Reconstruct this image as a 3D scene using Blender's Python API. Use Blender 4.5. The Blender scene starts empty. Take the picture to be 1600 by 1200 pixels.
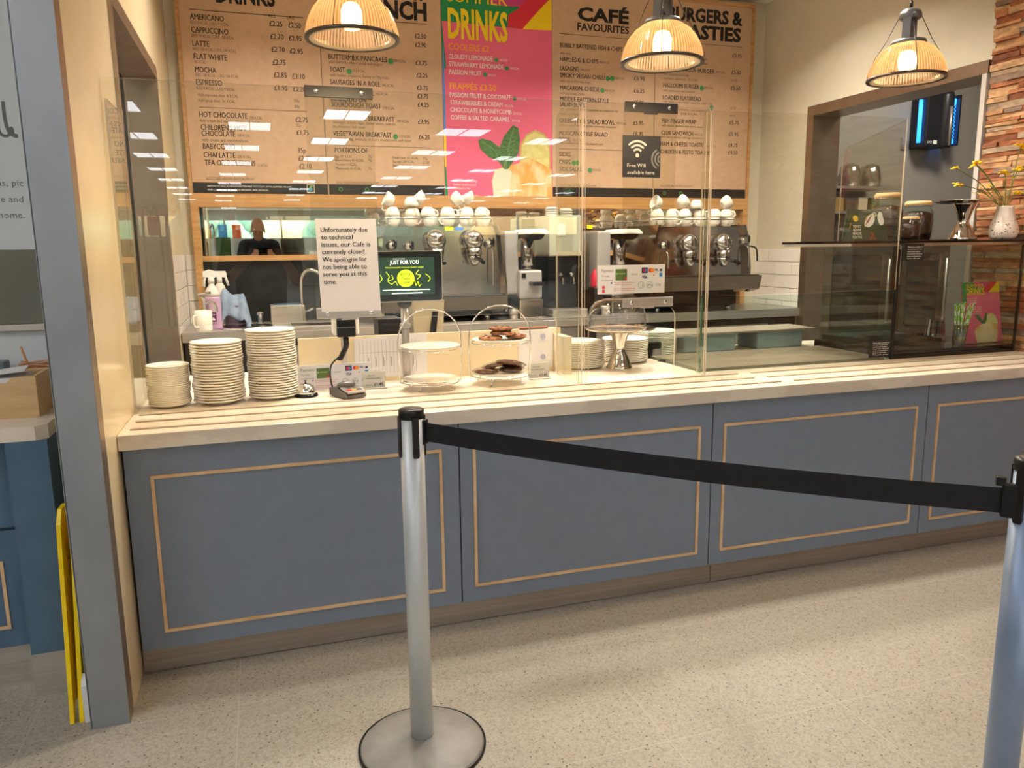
import bpy, bmesh, math, random
from mathutils import Vector, Matrix
random.seed(7)
S = bpy.context.scene
PI = math.pi

# ------------------------------------------------------------------ camera
YAW, PITCH, ROLL, FPX, CD, CH = math.radians(17.75), math.radians(10.0), math.radians(-.66), 1206.0, 2.68, 1.42
_f = Vector((math.sin(YAW)*math.cos(PITCH), math.cos(YAW)*math.cos(PITCH), -math.sin(PITCH)))
_r = Vector((math.cos(YAW), -math.sin(YAW), 0)); _u = _r.cross(_f)
CR = _r*math.cos(ROLL)+_u*math.sin(ROLL); CU = -_r*math.sin(ROLL)+_u*math.cos(ROLL); CF = _f
CO = Vector((0, -CD, CH))
cd = bpy.data.cameras.new('camera'); cam = bpy.data.objects.new('camera', cd); S.collection.objects.link(cam)
M3 = Matrix((CR, CU, -CF)).transposed().to_4x4(); M3.translation = CO
cam.matrix_world = M3
cd.sensor_width = 36; cd.sensor_fit = 'HORIZONTAL'; cd.lens = FPX*36/1600; cd.clip_start = .01; cd.clip_end = 200
S.camera = cam

def P(px, py, ax, val):
    """world point where the photograph's pixel meets the plane ax = val (used to survey the place)"""
    d = CF+CR*((px-800)/FPX)+CU*((600-py)/FPX); i = 'xyz'.index(ax)
    return CO+d*((val-CO[i])/d[i])

# ------------------------------------------------------------------ world, exposure
W = bpy.data.worlds.new('world'); S.world = W; W.use_nodes = True
nt = W.node_tree; bg = nt.nodes['Background']
sky = nt.nodes.new('ShaderNodeTexSky'); sky.sky_type = 'NISHITA'; sky.sun_disc = False
sky.sun_elevation = math.radians(38); sky.sun_rotation = math.radians(120); sky.air_density = 1.5; sky.dust_density = 3
nt.links.new(sky.outputs[0], bg.inputs[0]); bg.inputs[1].default_value = 1.6
S.view_settings.view_transform = 'Standard'; S.view_settings.look = 'None'
S.view_settings.exposure = 0.38; S.view_settings.gamma = 1; S.view_settings.use_curve_mapping = False

# ------------------------------------------------------------------ key dimensions
XL, XR, YB, YM = -.47, 3.86, 2.8, 2.75         # side walls, back wall, face of the menu boards
ZC = 3.26                                       # ceiling
ZT, ZP, ZB = .847, .796, .091                   # counter top, underside, top of plinth
YS = .31                                        # plane of the screens
BZ, BY = .95, 2.2                               # back bench top and front edge

# ------------------------------------------------------------------ materials
def srgb(c):
    return tuple(((v/255)/12.92 if v/255 <= .04045 else (((v/255)+.055)/1.055)**2.4) for v in c)+(1,)
def mat(name, col, rough=.5, metal=0, emit=None, es=0, trans=0, ior=1.45, spec=.5, coat=0, alpha=1):
    m = bpy.data.materials.new(name); m.use_nodes = True; b = m.node_tree.nodes['Principled BSDF']
    b.inputs['Base Color'].default_value = srgb(col); b.inputs['Roughness'].default_value = rough
    b.inputs['Metallic'].default_value = metal; b.inputs['IOR'].default_value = ior
    b.inputs['Specular IOR Level'].default_value = spec
    b.inputs['Transmission Weight'].default_value = trans; b.inputs['Coat Weight'].default_value = coat
    b.inputs['Alpha'].default_value = alpha
    if emit: b.inputs['Emission Color'].default_value = srgb(emit); b.inputs['Emission Strength'].default_value = es
    return m
def N(m, t, **kw):
    n = m.node_tree.nodes.new(t)
    for k, v in kw.items(): setattr(n, k, v)
    return n
def L(m, a, b): m.node_tree.links.new(a, b)
def B(m): return m.node_tree.nodes['Principled BSDF']
def ramp(m, stops):
    r = N(m, 'ShaderNodeValToRGB'); e = r.color_ramp.elements
    while len(e) < len(stops): e.new(.5)
    for i, (p, c) in enumerate(stops): e[i].position = p; e[i].color = srgb(c) if len(c) == 3 and max(c) > 1 else (tuple(c)+(1,) if len(c) == 3 else c)
    return r
def texco(m, scale=(1, 1, 1)):
    t = N(m, 'ShaderNodeTexCoord'); mp = N(m, 'ShaderNodeMapping'); mp.inputs['Scale'].default_value = scale
    L(m, t.outputs['Object'], mp.inputs[0]); return mp
def noisy(name, c1, c2, scale=(5, 5, 5), ns=4, rough=.5, metal=0, bump=0, lo=.35, hi=.65, det=6, coat=0, spec=.5, rvar=0):
    m = mat(name, c1, rough, metal, coat=coat, spec=spec); mp = texco(m, scale)
    n = N(m, 'ShaderNodeTexNoise'); n.inputs['Scale'].default_value = ns; n.inputs['Detail'].default_value = det
    L(m, mp.outputs[0], n.inputs['Vector']); r = ramp(m, [(lo, c1), (hi, c2)]); L(m, n.outputs[0], r.inputs[0])
    L(m, r.outputs[0], B(m).inputs['Base Color'])
    if bump:
        b = N(m, 'ShaderNodeBump'); b.inputs['Strength'].default_value = bump; b.inputs['Distance'].default_value = .01
        L(m, n.outputs[0], b.inputs['Height']); L(m, b.outputs[0], B(m).inputs['Normal'])
    if rvar:
        q = N(m, 'ShaderNodeMapRange'); q.inputs[3].default_value = max(rough-rvar, .02); q.inputs[4].default_value = rough+rvar
        L(m, n.outputs[0], q.inputs[0]); L(m, q.outputs[0], B(m).inputs['Roughness'])
    return m

def thin_glass(name, tint=(255, 255, 255), rough=0.0, boost=1.0, haze=0):
    """clear sheet: what is behind shows through, the surface mirrors by Fresnel's law"""
    m = bpy.data.materials.new(name); m.use_nodes = True; t = m.node_tree; t.nodes.remove(B(m))
    out = t.nodes['Material Output']
    tr = N(m, 'ShaderNodeBsdfTransparent'); tr.inputs[0].default_value = srgb(tint)
    gl = N(m, 'ShaderNodeBsdfGlossy'); gl.inputs['Roughness'].default_value = rough
    geo = N(m, 'ShaderNodeNewGeometry'); mr = N(m, 'ShaderNodeMapRange')
    mr.inputs[3].default_value = 1.5; mr.inputs[4].default_value = 1/1.5
    L(m, geo.outputs['Backfacing'], mr.inputs[0])
    fr = N(m, 'ShaderNodeFresnel'); L(m, mr.outputs[0], fr.inputs[0])
    ml = N(m, 'ShaderNodeMath', operation='MULTIPLY'); ml.inputs[1].default_value = boost; ml.use_clamp = True
    L(m, fr.outputs[0], ml.inputs[0])
    mx = N(m, 'ShaderNodeMixShader'); L(m, ml.outputs[0], mx.inputs[0]); L(m, tr.outputs[0], mx.inputs[1]); L(m, gl.outputs[0], mx.inputs[2])
    L(m, mx.outputs[0], out.inputs[0]); return m

# terrazzo floor
m_floor = mat('terrazzo', (156, 151, 140), .42); mp = texco(m_floor)
v1 = N(m_floor, 'ShaderNodeTexVoronoi'); v1.inputs['Scale'].default_value = 62; L(m_floor, mp.outputs[0], v1.inputs['Vector'])
r1 = ramp(m_floor, [(.0, (62, 54, 46)), (.17, (110, 98, 84)), (.21, (162, 156, 144)), (1, (162, 156, 144))])
wn = N(m_floor, 'ShaderNodeTexWhiteNoise'); L(m_floor, v1.outputs['Position'], wn.inputs['Vector'])
gt = N(m_floor, 'ShaderNodeMath', operation='LESS_THAN'); gt.inputs[1].default_value = .36; L(m_floor, wn.outputs[0], gt.inputs[0])
L(m_floor, v1.outputs['Distance'], r1.inputs[0])
v2 = N(m_floor, 'ShaderNodeTexVoronoi'); v2.inputs['Scale'].default_value = 170; L(m_floor, mp.outputs[0], v2.inputs['Vector'])
r2 = ramp(m_floor, [(0, (136, 129, 115)), (.45, (157, 151, 139)), (1, (170, 164, 152))]); L(m_floor, v2.outputs['Color'], r2.inputs[0])
mxf = N(m_floor, 'ShaderNodeMix', data_type='RGBA'); L(m_floor, gt.outputs[0], mxf.inputs[0]); L(m_floor, r2.outputs[0], mxf.inputs[6])
mf2 = N(m_floor, 'ShaderNodeMix', data_type='RGBA', blend_type='DARKEN'); mf2.inputs[0].default_value = 1
L(m_floor, r2.outputs[0], mf2.inputs[6]); L(m_floor, r1.outputs[0], mf2.inputs[7]); L(m_floor, mf2.outputs[2], mxf.inputs[7])
bk = N(m_floor, 'ShaderNodeTexBrick'); bk.offset = 0; bk.inputs['Scale'].default_value = 1
bk.inputs['Brick Width'].default_value = .6; bk.inputs['Row Height'].default_value = .6; bk.inputs['Mortar Size'].default_value = .0016
mpb = texco(m_floor); mpb.inputs['Location'].default_value = (.155, .28, 0); L(m_floor, mpb.outputs[0], bk.inputs['Vector'])
mf3 = N(m_floor, 'ShaderNodeMix', data_type='RGBA'); mf3.inputs[7].default_value = srgb((172, 166, 154))
L(m_floor, bk.outputs['Fac'], mf3.inputs[0]); L(m_floor, mxf.outputs[2], mf3.inputs[6]); L(m_floor, mf3.outputs[2], B(m_floor).inputs['Base Color'])

m_blue = noisy('blue_grey_paint', (121, 132, 147), (125, 136, 151), ns=3, rough=.42, spec=.35)
m_blue2 = noisy('deep_blue_paint', (78, 104, 128), (82, 108, 132), ns=3, rough=.42, spec=.35)
m_seam = mat('seam_dark', (22, 22, 24), .8)
m_top = noisy('cream_quartz', (226, 214, 194), (214, 201, 182), scale=(1.5, 3, 3), ns=2.3, rough=.22, lo=.5, hi=.56, det=9)
m_ply = noisy('plywood_edge', (226, 194, 152), (206, 168, 124), scale=(3, 3, 3), ns=3, rough=.6)
m_steel = noisy('brushed_steel', (186, 180, 170), (198, 194, 186), scale=(1, 1, 30), ns=3, rough=.36, metal=.8, rvar=.08)
m_col = noisy('column_steel', (150, 155, 160), (162, 167, 171), scale=(3, 3, 2), ns=2, rough=.42, metal=.65, rvar=.12)
m_plinth = noisy('plinth_steel', (158, 148, 138), (172, 162, 152), scale=(.6, 1, 20), ns=3, rough=.36, metal=.7)
m_chrome = mat('chrome', (225, 225, 225), .07, 1)
m_mach = mat('polished_steel', (178, 172, 166), .12, 1)
m_silver = mat('polished_silver', (222, 214, 202), .06, 1)
m_darkmetal = mat('dark_metal', (70, 68, 66), .35, .8)
m_rail = mat('tray_rail', (186, 168, 146), .35, .35)
m_bronze = noisy('frame_steel', (158, 138, 116), (168, 150, 130), scale=(2, 2, 2), rough=.35, metal=.9)
m_cream = noisy('cream_paint', (211, 203, 180), (214, 206, 184), ns=2, rough=.5)
m_creamgloss = noisy('cream_gloss_board', (220, 202, 164), (222, 205, 168), ns=2, rough=.22)
m_ceil = mat('ceiling_paint', (232, 226, 212), .8)
m_grey = mat('kitchen_grey', (146, 142, 134), .55)
m_wood = noisy('oak', (204, 158, 104), (184, 136, 84), scale=(1, 1, 16), ns=2.5, rough=.45)
m_woodh = noisy('oak_rail', (204, 158, 104), (184, 136, 84), scale=(1, 16, 16), ns=2.5, rough=.45)
m_kraft = noisy('kraft_board', (206, 172, 141), (200, 165, 133), scale=(4, 4, 4), ns=6, rough=.5)
m_black = mat('black_satin', (24, 23, 23), .35)
m_blackgloss = mat('black_gloss', (12, 12, 13), .06)
m_blackmat = mat('black_matt', (20, 20, 21), .75)
m_ink = mat('print_black', (30, 27, 24), .6)
m_inkgrey = mat('print_grey', (90, 76, 62), .6)
m_white = mat('print_white', (240, 238, 232), .6)
m_green = mat('print_green', (66, 150, 84), .6)
m_mirror = mat('mirror_silver', (235, 240, 236), .0, 1)
m_china = mat('cream_china', (240, 232, 212), .16, coat=.5)
m_cup = mat('white_china', (242, 234, 218), .2, coat=.4)
m_paper = mat('white_paper', (228, 226, 226), .7)
m_acr = thin_glass('acrylic_sheet', (250, 250, 246))
m_acredge = mat('acrylic_edge', (226, 210, 190), .12, alpha=.62)
m_glassedge = mat('green_glass_edge', (74, 128, 108), .1, alpha=.85)
m_glass = thin_glass('clear_glass', (240, 247, 243))
m_dome = thin_glass('dome_glass', (252, 252, 252), boost=2.2)
m_tile = mat('white_tile', (238, 232, 222), .12)
m_grout = mat('grout', (190, 180, 166), .8)
m_pink = mat('poster_pink', (236, 104, 140), .5)
m_yel = mat('poster_yellow', (246, 214, 20), .5)
m_org = mat('poster_amber', (250, 170, 50), .5)
m_pgreen = mat('poster_green', (20, 140, 80), .5)
m_pblue = mat('poster_blue', (86, 140, 216), .5)
m_pred = mat('poster_red', (214, 40, 60), .5)
m_pmag = mat('poster_magenta', (200, 60, 130), .5)
m_wet = mat('yellow_plastic', (250, 214, 10), .35)

# ------------------------------------------------------------------ mesh helpers
class MB:
    def __init__(s): s.b = bmesh.new(); s.mi = 0; s.mats = []
    def use(s, m):
        if m not in s.mats: s.mats.append(m)
        s.mi = s.mats.index(m); return s
    def _face(s, vs, smooth=False):
        try: f = s.b.faces.new(vs)
        except ValueError: return
        f.material_index = s.mi; f.smooth = smooth; return f
    def box(s, x0, x1, y0, y1, z0, z1, M=None, bev=0):
        vs = [Vector((x, y, z)) for x in (x0, x1) for y in (y0, y1) for z in (z0, z1)]
        if M: vs = [M @ v for v in vs]
        v = [s.b.verts.new(p) for p in vs]; fs = []
        for q in ((0, 1, 3, 2), (4, 6, 7, 5), (0, 4, 5, 1), (2, 3, 7, 6), (0, 2, 6, 4), (1, 5, 7, 3)):
            fs.append(s._face([v[i] for i in q]))
        if bev:
            es = list({e for f in fs for e in f.edges})
            r = bmesh.ops.bevel(s.b, geom=es, offset=bev, segments=2, affect='EDGES', profile=.5)
            for f in r['faces']: f.material_index = s.mi
        return s
    def lathe(s, prof, c=(0, 0, 0), n=32, M=None, cap=True, fn=None, smooth=True):
        """prof: list of (radius, z); fn(i, k, r) may alter the radius"""
        rings = []
        for k, (r, z) in enumerate(prof):
            ring = []
            if r < 1e-6:
                p = Vector((0, 0, z)); p = (M @ p if M else p)+Vector(c); ring = [s.b.verts.new(p)]
            else:
                for i in range(n):
                    a = 2*PI*i/n; rr = fn(i, k, r) if fn else r
                    p = Vector((rr*math.cos(a), rr*math.sin(a), z)); p = (M @ p if M else p)+Vector(c)
                    ring.append(s.b.verts.new(p))
            rings.append(ring)
        for a, b in zip(rings, rings[1:]):
            for i in range(n):
                j = (i+1) % n
                if len(a) == 1 and len(b) == 1: continue
                if len(a) == 1: s._face([a[0], b[j], b[i]][::-1], smooth)
                elif len(b) == 1: s._face([a[i], a[j], b[0]], smooth)
                else: s._face([a[i], a[j], b[j], b[i]], smooth)
        if cap:
            if len(rings[0]) > 1: s._face(rings[0][::-1])
            if len(rings[-1]) > 1: s._face(rings[-1])
        return s
    def cyl(s, p0, p1, r0, r1=None, n=20, smooth=True):
        return s.tube([p0, p1], r0, n=n, r_end=r1, smooth=smooth)
    def tube(s, pts, r, n=8, r_end=None, closed=False, smooth=True, radii=None):
        pts = [Vector(p) for p in pts]; k = len(pts); rings = []
        t0 = (pts[1]-pts[0]).normalized(); up = Vector((0, 0, 1)) if abs(t0.z) < .9 else Vector((1, 0, 0))
        nrm = t0.cross(up).normalized()
        for i, p in enumerate(pts):
            if closed: t = (pts[(i+1) % k]-pts[i-1]).normalized()
            else: t = (pts[min(i+1, k-1)]-pts[max(i-1, 0)]).normalized()
            nrm = (nrm-t*nrm.dot(t)).normalized(); bn = t.cross(nrm)
            rr = radii[i] if radii else (r if r_end is None else r+(r_end-r)*i/(k-1))
            rings.append([s.b.verts.new(p+(nrm*math.cos(2*PI*j/n)+bn*math.sin(2*PI*j/n))*rr) for j in range(n)])
        prs = list(zip(rings, rings[1:]))
        if closed: prs.append((rings[-1], rings[0]))
        for a, b in prs:
            for j in range(n): s._face([a[j], a[(j+1) % n], b[(j+1) % n], b[j]], smooth)
        if not closed: s._face(rings[0][::-1]); s._face(rings[-1])
        return s
    def prism(s, poly, d0, d1, ax='y', M=None, edge_mat=None):
        """poly of 2D points swept between d0 and d1 along an axis; ax y: (x, z), ax x: (y, z), ax z: (x, y)"""
        def pt(a, b, d):
            p = Vector((a, d, b)) if ax == 'y' else Vector((d, a, b)) if ax == 'x' else Vector((a, b, d))
            return M @ p if M else p
        A = [s.b.verts.new(pt(a, b, d0)) for a, b in poly]; Bv = [s.b.verts.new(pt(a, b, d1)) for a, b in poly]
        s._face(A); s._face(Bv[::-1]); n = len(poly); sv = s.mi
        if edge_mat: s.use(edge_mat)
        for i in range(n): s._face([A[i], Bv[i], Bv[(i+1) % n], A[(i+1) % n]])
        s.mi = sv
        return s
    def ball(s, c, r, seg=16, rings=10, sc=(1, 1, 1), M=None):
        prof = [(abs(math.sin(PI*i/rings))*r if 0 < i < rings else 0, -math.cos(PI*i/rings)*r) for i in range(rings+1)]
        T = Matrix.Diagonal((*sc, 1)); T = (M @ T) if M else T
        return s.lathe(prof, c, seg, M=T)
    def done(s, name, m, parent=None, fix=True, smooth_angle=None):
        if m not in s.mats:
            if s.mats and s.mats[0] is not m: s.mats = s.mats+[m] if len(s.mats) else [m]
            else: s.mats = [m]
        if fix: bmesh.ops.recalc_face_normals(s.b, faces=s.b.faces)
        me = bpy.data.meshes.new(name); s.b.to_mesh(me); s.b.free()
        for q in s.mats: me.materials.append(q)
        o = bpy.data.objects.new(name, me); S.collection.objects.link(o)
        if parent: o.parent = parent; o.matrix_parent_inverse = parent_inv(parent)
        return o
def world(q):
    return (world(q.parent) @ q.matrix_parent_inverse if q.parent else Matrix.Identity(4)) @ q.matrix_basis
def parent_inv(p): return world(p).inverted()      # bodies are modelled in world space
def tag(o, label, cat, group=None):
    o['label'] = label; o['category'] = cat
    if group: o['group'] = group
    return o
def thing(name, loc, label, cat, group=None):
    o = bpy.data.objects.new(name, None); o.empty_display_size = .05; S.collection.objects.link(o); o.location = loc
    return tag(o, label, cat, group)
def struct(o): o['kind'] = 'structure'; return o
def mk(first): return MB().use(first)
def copy_tree(o, parent=None):
    c = o.copy(); S.collection.objects.link(c)
    if parent: c.parent = parent; c.matrix_parent_inverse = o.matrix_parent_inverse.copy()
    for ch in list(o.children): copy_tree(ch, c)
    return c
def arc(cx, cz, r, a0, a1, n=8):
    return [(cx+r*math.cos(math.radians(a0+(a1-a0)*i/n)), cz+r*math.sin(math.radians(a0+(a1-a0)*i/n))) for i in range(n+1)]
def rrect(x0, x1, z0, z1, r, n=5):
    return arc(x1-r, z1-r, r, 0, 90, n)+arc(x0+r, z1-r, r, 90, 180, n)+arc(x0+r, z0+r, r, 180, 270, n)+arc(x1-r, z0+r, r, 270, 360, n)
def bezier(pts, n=10):
    """smooth curve through points (Catmull-Rom)"""
    pts = [Vector(p) for p in pts]; out = []
    for i in range(len(pts)-1):
        p0 = pts[max(i-1, 0)]; p1 = pts[i]; p2 = pts[i+1]; p3 = pts[min(i+2, len(pts)-1)]
        for k in range(n):
            t = k/n
            out.append(.5*((2*p1)+(p2-p0)*t+(2*p0-5*p1+4*p2-p3)*t*t+(3*p1-p0-3*p2+p3)*t**3))
    out.append(pts[-1]); return out

# ------------------------------------------------------------------ lettering
_cache = {}
def glyphs(s, bold):
    k = (s, bold)
    if k not in _cache:
        c = bpy.data.curves.new('lettering', 'FONT'); c.body = s; c.size = 1; c.offset = bold; c.resolution_u = 2
        o = bpy.data.objects.new('lettering', c); me = bpy.data.meshes.new_from_object(o)
        vs = [v.co.copy() for v in me.vertices]; fs = [tuple(p.vertices) for p in me.polygons]
        bpy.data.objects.remove(o); bpy.data.curves.remove(c); bpy.data.meshes.remove(me)
        _cache[k] = (vs, fs)
    return _cache[k]
CAP = max(v.y for v in glyphs('H', 0)[0])
class Txt:
    """collects flat lettering of one colour on one sheet; M maps (x right, y up, z out) to the sheet"""
    def __init__(s, m, M): s.mb = MB().use(m); s.M = M; s.m = m
    def put(s, t, x, y, cap, w=None, bold=.0, off=.0012, right=False, xs=1.0):
        if not t: return
        dup = 0 < bold <= .006                     # a hair of extra weight: struck twice
        vs, fs = glyphs(t, 0 if dup else bold)
        if not vs: return
        x0 = min(v.x for v in vs); x1 = max(v.x for v in vs); ky = cap/CAP
        kx = w/(x1-x0) if w else ky*xs
        if right: x = x-(x1-x0)*kx
        for dx in ((-cap*.02, cap*.02) if dup else (0,)):
            bv = [s.mb.b.verts.new(s.M @ Vector((x+dx+(v.x-x0)*kx, y+v.y*ky, off+(.00002 if dx > 0 else 0)))) for v in vs]
            for f in fs: s.mb._face([bv[i] for i in f])
    def rect(s, x0, x1, y0, y1, off=.0012):
        s.mb._face([s.mb.b.verts.new(s.M @ Vector(p)) for p in ((x0, y0, off), (x1, y0, off), (x1, y1, off), (x0, y1, off))])
    def poly(s, pts, off=.0012):
        s.mb._face([s.mb.b.verts.new(s.M @ Vector((a, b, off))) for a, b in pts])
    def disc(s, cx, cy, r, off=.0012, ry=None, n=20):
        s.poly([(cx+r*math.cos(2*PI*i/n), cy+(ry or r)*math.sin(2*PI*i/n)) for i in range(n)], off)
    def ring(s, cx, cy, r, w, a0=0, a1=360, off=.0012, n=24):
        for i in range(n):
            a, b = [math.radians(a0+(a1-a0)*k/n) for k in (i, i+1)]
            s.poly([(cx+r*math.cos(a), cy+r*math.sin(a)), (cx+(r+w)*math.cos(a), cy+(r+w)*math.sin(a)),
                    (cx+(r+w)*math.cos(b), cy+(r+w)*math.sin(b)), (cx+r*math.cos(b), cy+r*math.sin(b))], off)
    def stroke(s, pts, w, off=.0012):
        pts = [Vector(p) for p in pts]
        for i in range(len(pts)-1):
            d = (pts[i+1]-pts[i]).normalized(); n_ = Vector((-d.y, d.x))*w/2; e = d*w*.3
            s.poly([tuple(pts[i]-n_-e), tuple(pts[i+1]-n_+e), tuple(pts[i+1]+n_+e), tuple(pts[i]+n_-e)], off+i*2e-6)
    def done(s, name, parent): return s.mb.done(name, s.m, parent, fix=False)
def facing(y):           # sheet facing the customers (towards -y)
    return Matrix(((1, 0, 0, 0), (0, 0, -1, y), (0, 1, 0, 0), (0, 0, 0, 1)))

# ================================================================== THE SETTING
X0, X1, Y0 = -9.0, 14.0, -30.0                  # the shop behind the camera
struct(mk(m_floor).box(X0, X1, Y0, 6.5, -.1, 0).done('floor', m_floor))
struct(mk(m_ceil).box(X0, X1, Y0, 6.5, ZC, ZC+.1).done('ceiling', m_ceil))
m_shop = mat('shop_wall', (214, 214, 210), .7)
w = mk(m_shop)                                   # far shop wall with a window band
w.box(X0, X1, Y0-.15, Y0, 0, 2.0).box(X0, X1, Y0-.15, Y0, 2.8, ZC)
for x in (X0, -6.5, -4.0, -1.5, 1.0, 3.5, 6.0, 8.5, 11.0, X1-.08): w.box(x, x+.08, Y0-.15, Y0, 2.0, 2.8)
struct(w.done('wall_rear', m_shop))
struct(mk(m_acr).box(X0, X1, Y0-.09, Y0-.08, 2.0, 2.8).done('window_1', m_acr))
struct(mk(m_shop).box(X0-.1, X0, Y0, 6.5, 0, ZC).done('wall_far_left', m_shop))
struct(mk(m_shop).box(X1, X1+.1, Y0, 6.5, 0, ZC).done('wall_far_right', m_shop))
struct(mk(m_grey).box(X0, X1, 6.5, 6.6, 0, ZC).done('wall_kitchen', m_grey))

# back wall of the servery (cream) and its kitchen continuation (grey)
o = mk(m_cream).box(XL-.25, XR+.2, YB, YB+.12, 0, ZC).done('wall_back', m_cream); struct(o)
o = mk(m_grey).box(XR+.2, X1, YB, YB+.12, 0, ZC).done('wall_kitchen_right', m_grey); struct(o)
# left wall: a thin return beside the counter, a doorway, then a stub to the corner
w = mk(m_creamgloss)
w.box(-.575, XL, -.235, .62, 0, ZC).box(XL-.14, XL, .62, .66, 0, ZC).box(XL-.14, XL, 2.0, YB, 0, ZC).box(XL-.14, XL, .66, 2.0, 2.34, ZC)
struct(w.done('wall_left', m_creamgloss))
f = mk(m_bronze)                                 # steel lining of the left doorway
f.box(XL-.15, XL+.012, .62, .66, 0, 2.32).box(XL-.15, XL+.012, 1.96, 2.0, 0, 2.32).box(XL-.15, XL+.012, .62, 2.0, 2.32, 2.38)
struct(f.done('door_1', m_bronze))
# right wall with the kitchen hatch, then stacked stone towards the customers
w = mk(m_cream)
HY0, HY1, HZ = .80, 2.2, 2.40
w.box(XR, XR+.2, HY1, YB, 0, ZC).box(XR, XR+.2, HY0-.07, HY1, HZ, ZC)
struct(w.done('wall_right', m_cream))
f = mk(m_bronze)
f.box(XR-.015, XR+.22, HY1-.04, HY1+.03, 0, HZ-.07).box(XR-.015, XR+.22, HY0-.05, HY1+.03, HZ-.07, HZ)
struct(f.done('door_2', m_bronze))
m_lintrim = mat('pale_trim', (206, 200, 190), .4)
struct(mk(m_lintrim).box(XR-.02, XR+.21, HY0-.05, HY0-.02, 0, HZ-.07).done('trim_1', m_lintrim))
# stacked stone
stone_cols = [(198, 128, 84), (176, 104, 66), (214, 158, 108), (150, 92, 62), (196, 168, 138), (222, 176, 128), (166, 138, 116)]
stones = []
for i, c in enumerate(stone_cols):
    c2 = tuple(int(v*.78) for v in c)
    stones.append(noisy('stone_%s' % ('rust', 'brick', 'sand', 'umber', 'ash', 'honey', 'taupe')[i], c, c2, scale=(6, 6, 14), ns=3, rough=.85, bump=.9, det=8))
w = mk(stones[0]); rs = random.Random(3)
w.box(XR+.01, XR+.2, -6, HY0-.06, 0, ZC)
z = 0
while z < ZC:
    h = rs.choice((.018, .022, .026, .03, .036)); y = HY0-.05-rs.random()*.02
    while y > -3.0:
        l = rs.uniform(.07, .30); d = rs.uniform(0, .018)
        w.use(rs.choice(stones+[stones[0], stones[2], stones[5]]))
        v = [Vector((XR-d+rs.uniform(-.006, .006), yy, zz+rs.uniform(-.002, .002))) for yy, zz in ((y, z+.0012), (y-l+.002, z+.0012), (y-l+.002, min(z+h, ZC)-.0012), (y, min(z+h, ZC)-.0012))]
        bk_ = [Vector((XR+.02, p.y, p.z)) for p in v]
        A = [w.b.verts.new(p) for p in v]; C2 = [w.b.verts.new(p) for p in bk_]
        w._face(A)
        for i in range(4): w._face([A[i], C2[i], C2[(i+1) % 4], A[(i+1) % 4]])
        y -= l
    z += h
struct(w.done('wall_stone', stones[0]))

# metro tiles on the side walls, behind the bench
def tiles(name, ax, a0, a1, z0, z1, pos, sgn):
    t = mk(m_grout); T = .006
    def bx(u0, u1, v0, v1, d, bev=0):
        lo, hi = sorted((pos, pos+sgn*d))
        if ax == 'x': t.box(lo, hi, u0, u1, v0, v1, bev=bev)
        else: t.box(u0, u1, lo, hi, v0, v1, bev=bev)
    bx(a0, a1, z0, z1, T*.5); t.use(m_tile); k = 0; z = z1
    while z > z0:
        zz = max(z-.098, z0); u = a0-(k % 2)*.1
        while u < a1:
            u0, u1 = max(u, a0), min(u+.198, a1)
            if u1-u0 > .01: bx(u0+.001, u1-.001, zz+.001, z-.001, T*1.6, bev=.002)
            u += .2
        z -= .1; k += 1
    struct(t.done(name, m_tile))
tiles('trim_2', 'x', HY1+.03, YB, BZ, 1.39, XR, -1)
tiles('trim_3', 'x', 2.0, YB, BZ, 1.40, XL, 1)
tiles('trim_4', 'y', -.46, -.39, BZ, 1.40, YB, -1)

# steel end column
o = mk(m_col).box(-.575, XL, -.27, -.235, 0, ZC).box(-.577, -.573, -.27, -.1, 0, ZC).use(m_bronze).box(XL-.004, XL+.001, -.2695, -.20, 0, ZC)
struct(o.done('trim_5', m_col))

# shop wall left of the column, above the neighbouring counter
m_cold = mat('pale_wall_panel', (208, 214, 216), .5)
struct(mk(m_cold).box(-4, -.575, .6, .72, 0, ZC).done('wall_left_front', m_cold))
m_greyglass = mat('grey_glass', (112, 112, 100), .08)
o = thing('splash_guard', (-1.8, .59, 1.14), 'grey back-painted glass splash panel on the pale wall left of the steel column', 'wall panel')
mk(m_greyglass).box(-3.6, -.6, .588, .599, 1.165, 1.434).done('panel', m_greyglass, o)
mk(m_steel).box(-3.6, -.6, .58, .599, 1.14, 1.163).done('ledge', m_steel, o)
t = Txt(mat('wall_lettering', (104, 108, 104), .6), facing(.6))
for s_, px, py, cap in (('fresh pizzas, pic', 37, 291, .022), ('made here and', 37, 316, .022), ('to take home.', 39, 341, .022)):
    q = P(px, py, 'y', .6); t.put(s_, q.x, q.z, cap, right=True, xs=1.05)
q0 = [P(a, b, 'y', .6) for a, b in ((-14, 206), (-12, 175), (3, 165), (3, 190), (8, 211), (18, 208), (24, 190))]
t.stroke([(p.x, p.z) for p in bezier([P(a, b, 'y', .6) for a, b in ((-6, 162), (-4, 185), (-1, 205), (6, 212), (14, 211), (18, 200), (22, 212), (27, 213))], 6)], .010)
t.stroke([(p.x, p.z) for p in bezier([P(a, b, 'y', .6) for a, b in ((5, 160), (7, 180), (11, 198), (17, 209), (26, 212))], 6)], .012)
t.stroke([(p.x, p.z) for p in bezier([P(a, b, 'y', .6) for a, b in ((-20, 205), (-16, 170), (-10, 160), (-8, 180), (-6, 206))], 6)], .012)
l_ = t.done('wall_lettering', None); tag(l_, 'thin grey handwritten and printed lettering on the pale wall at far left', 'wall lettering')

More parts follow.
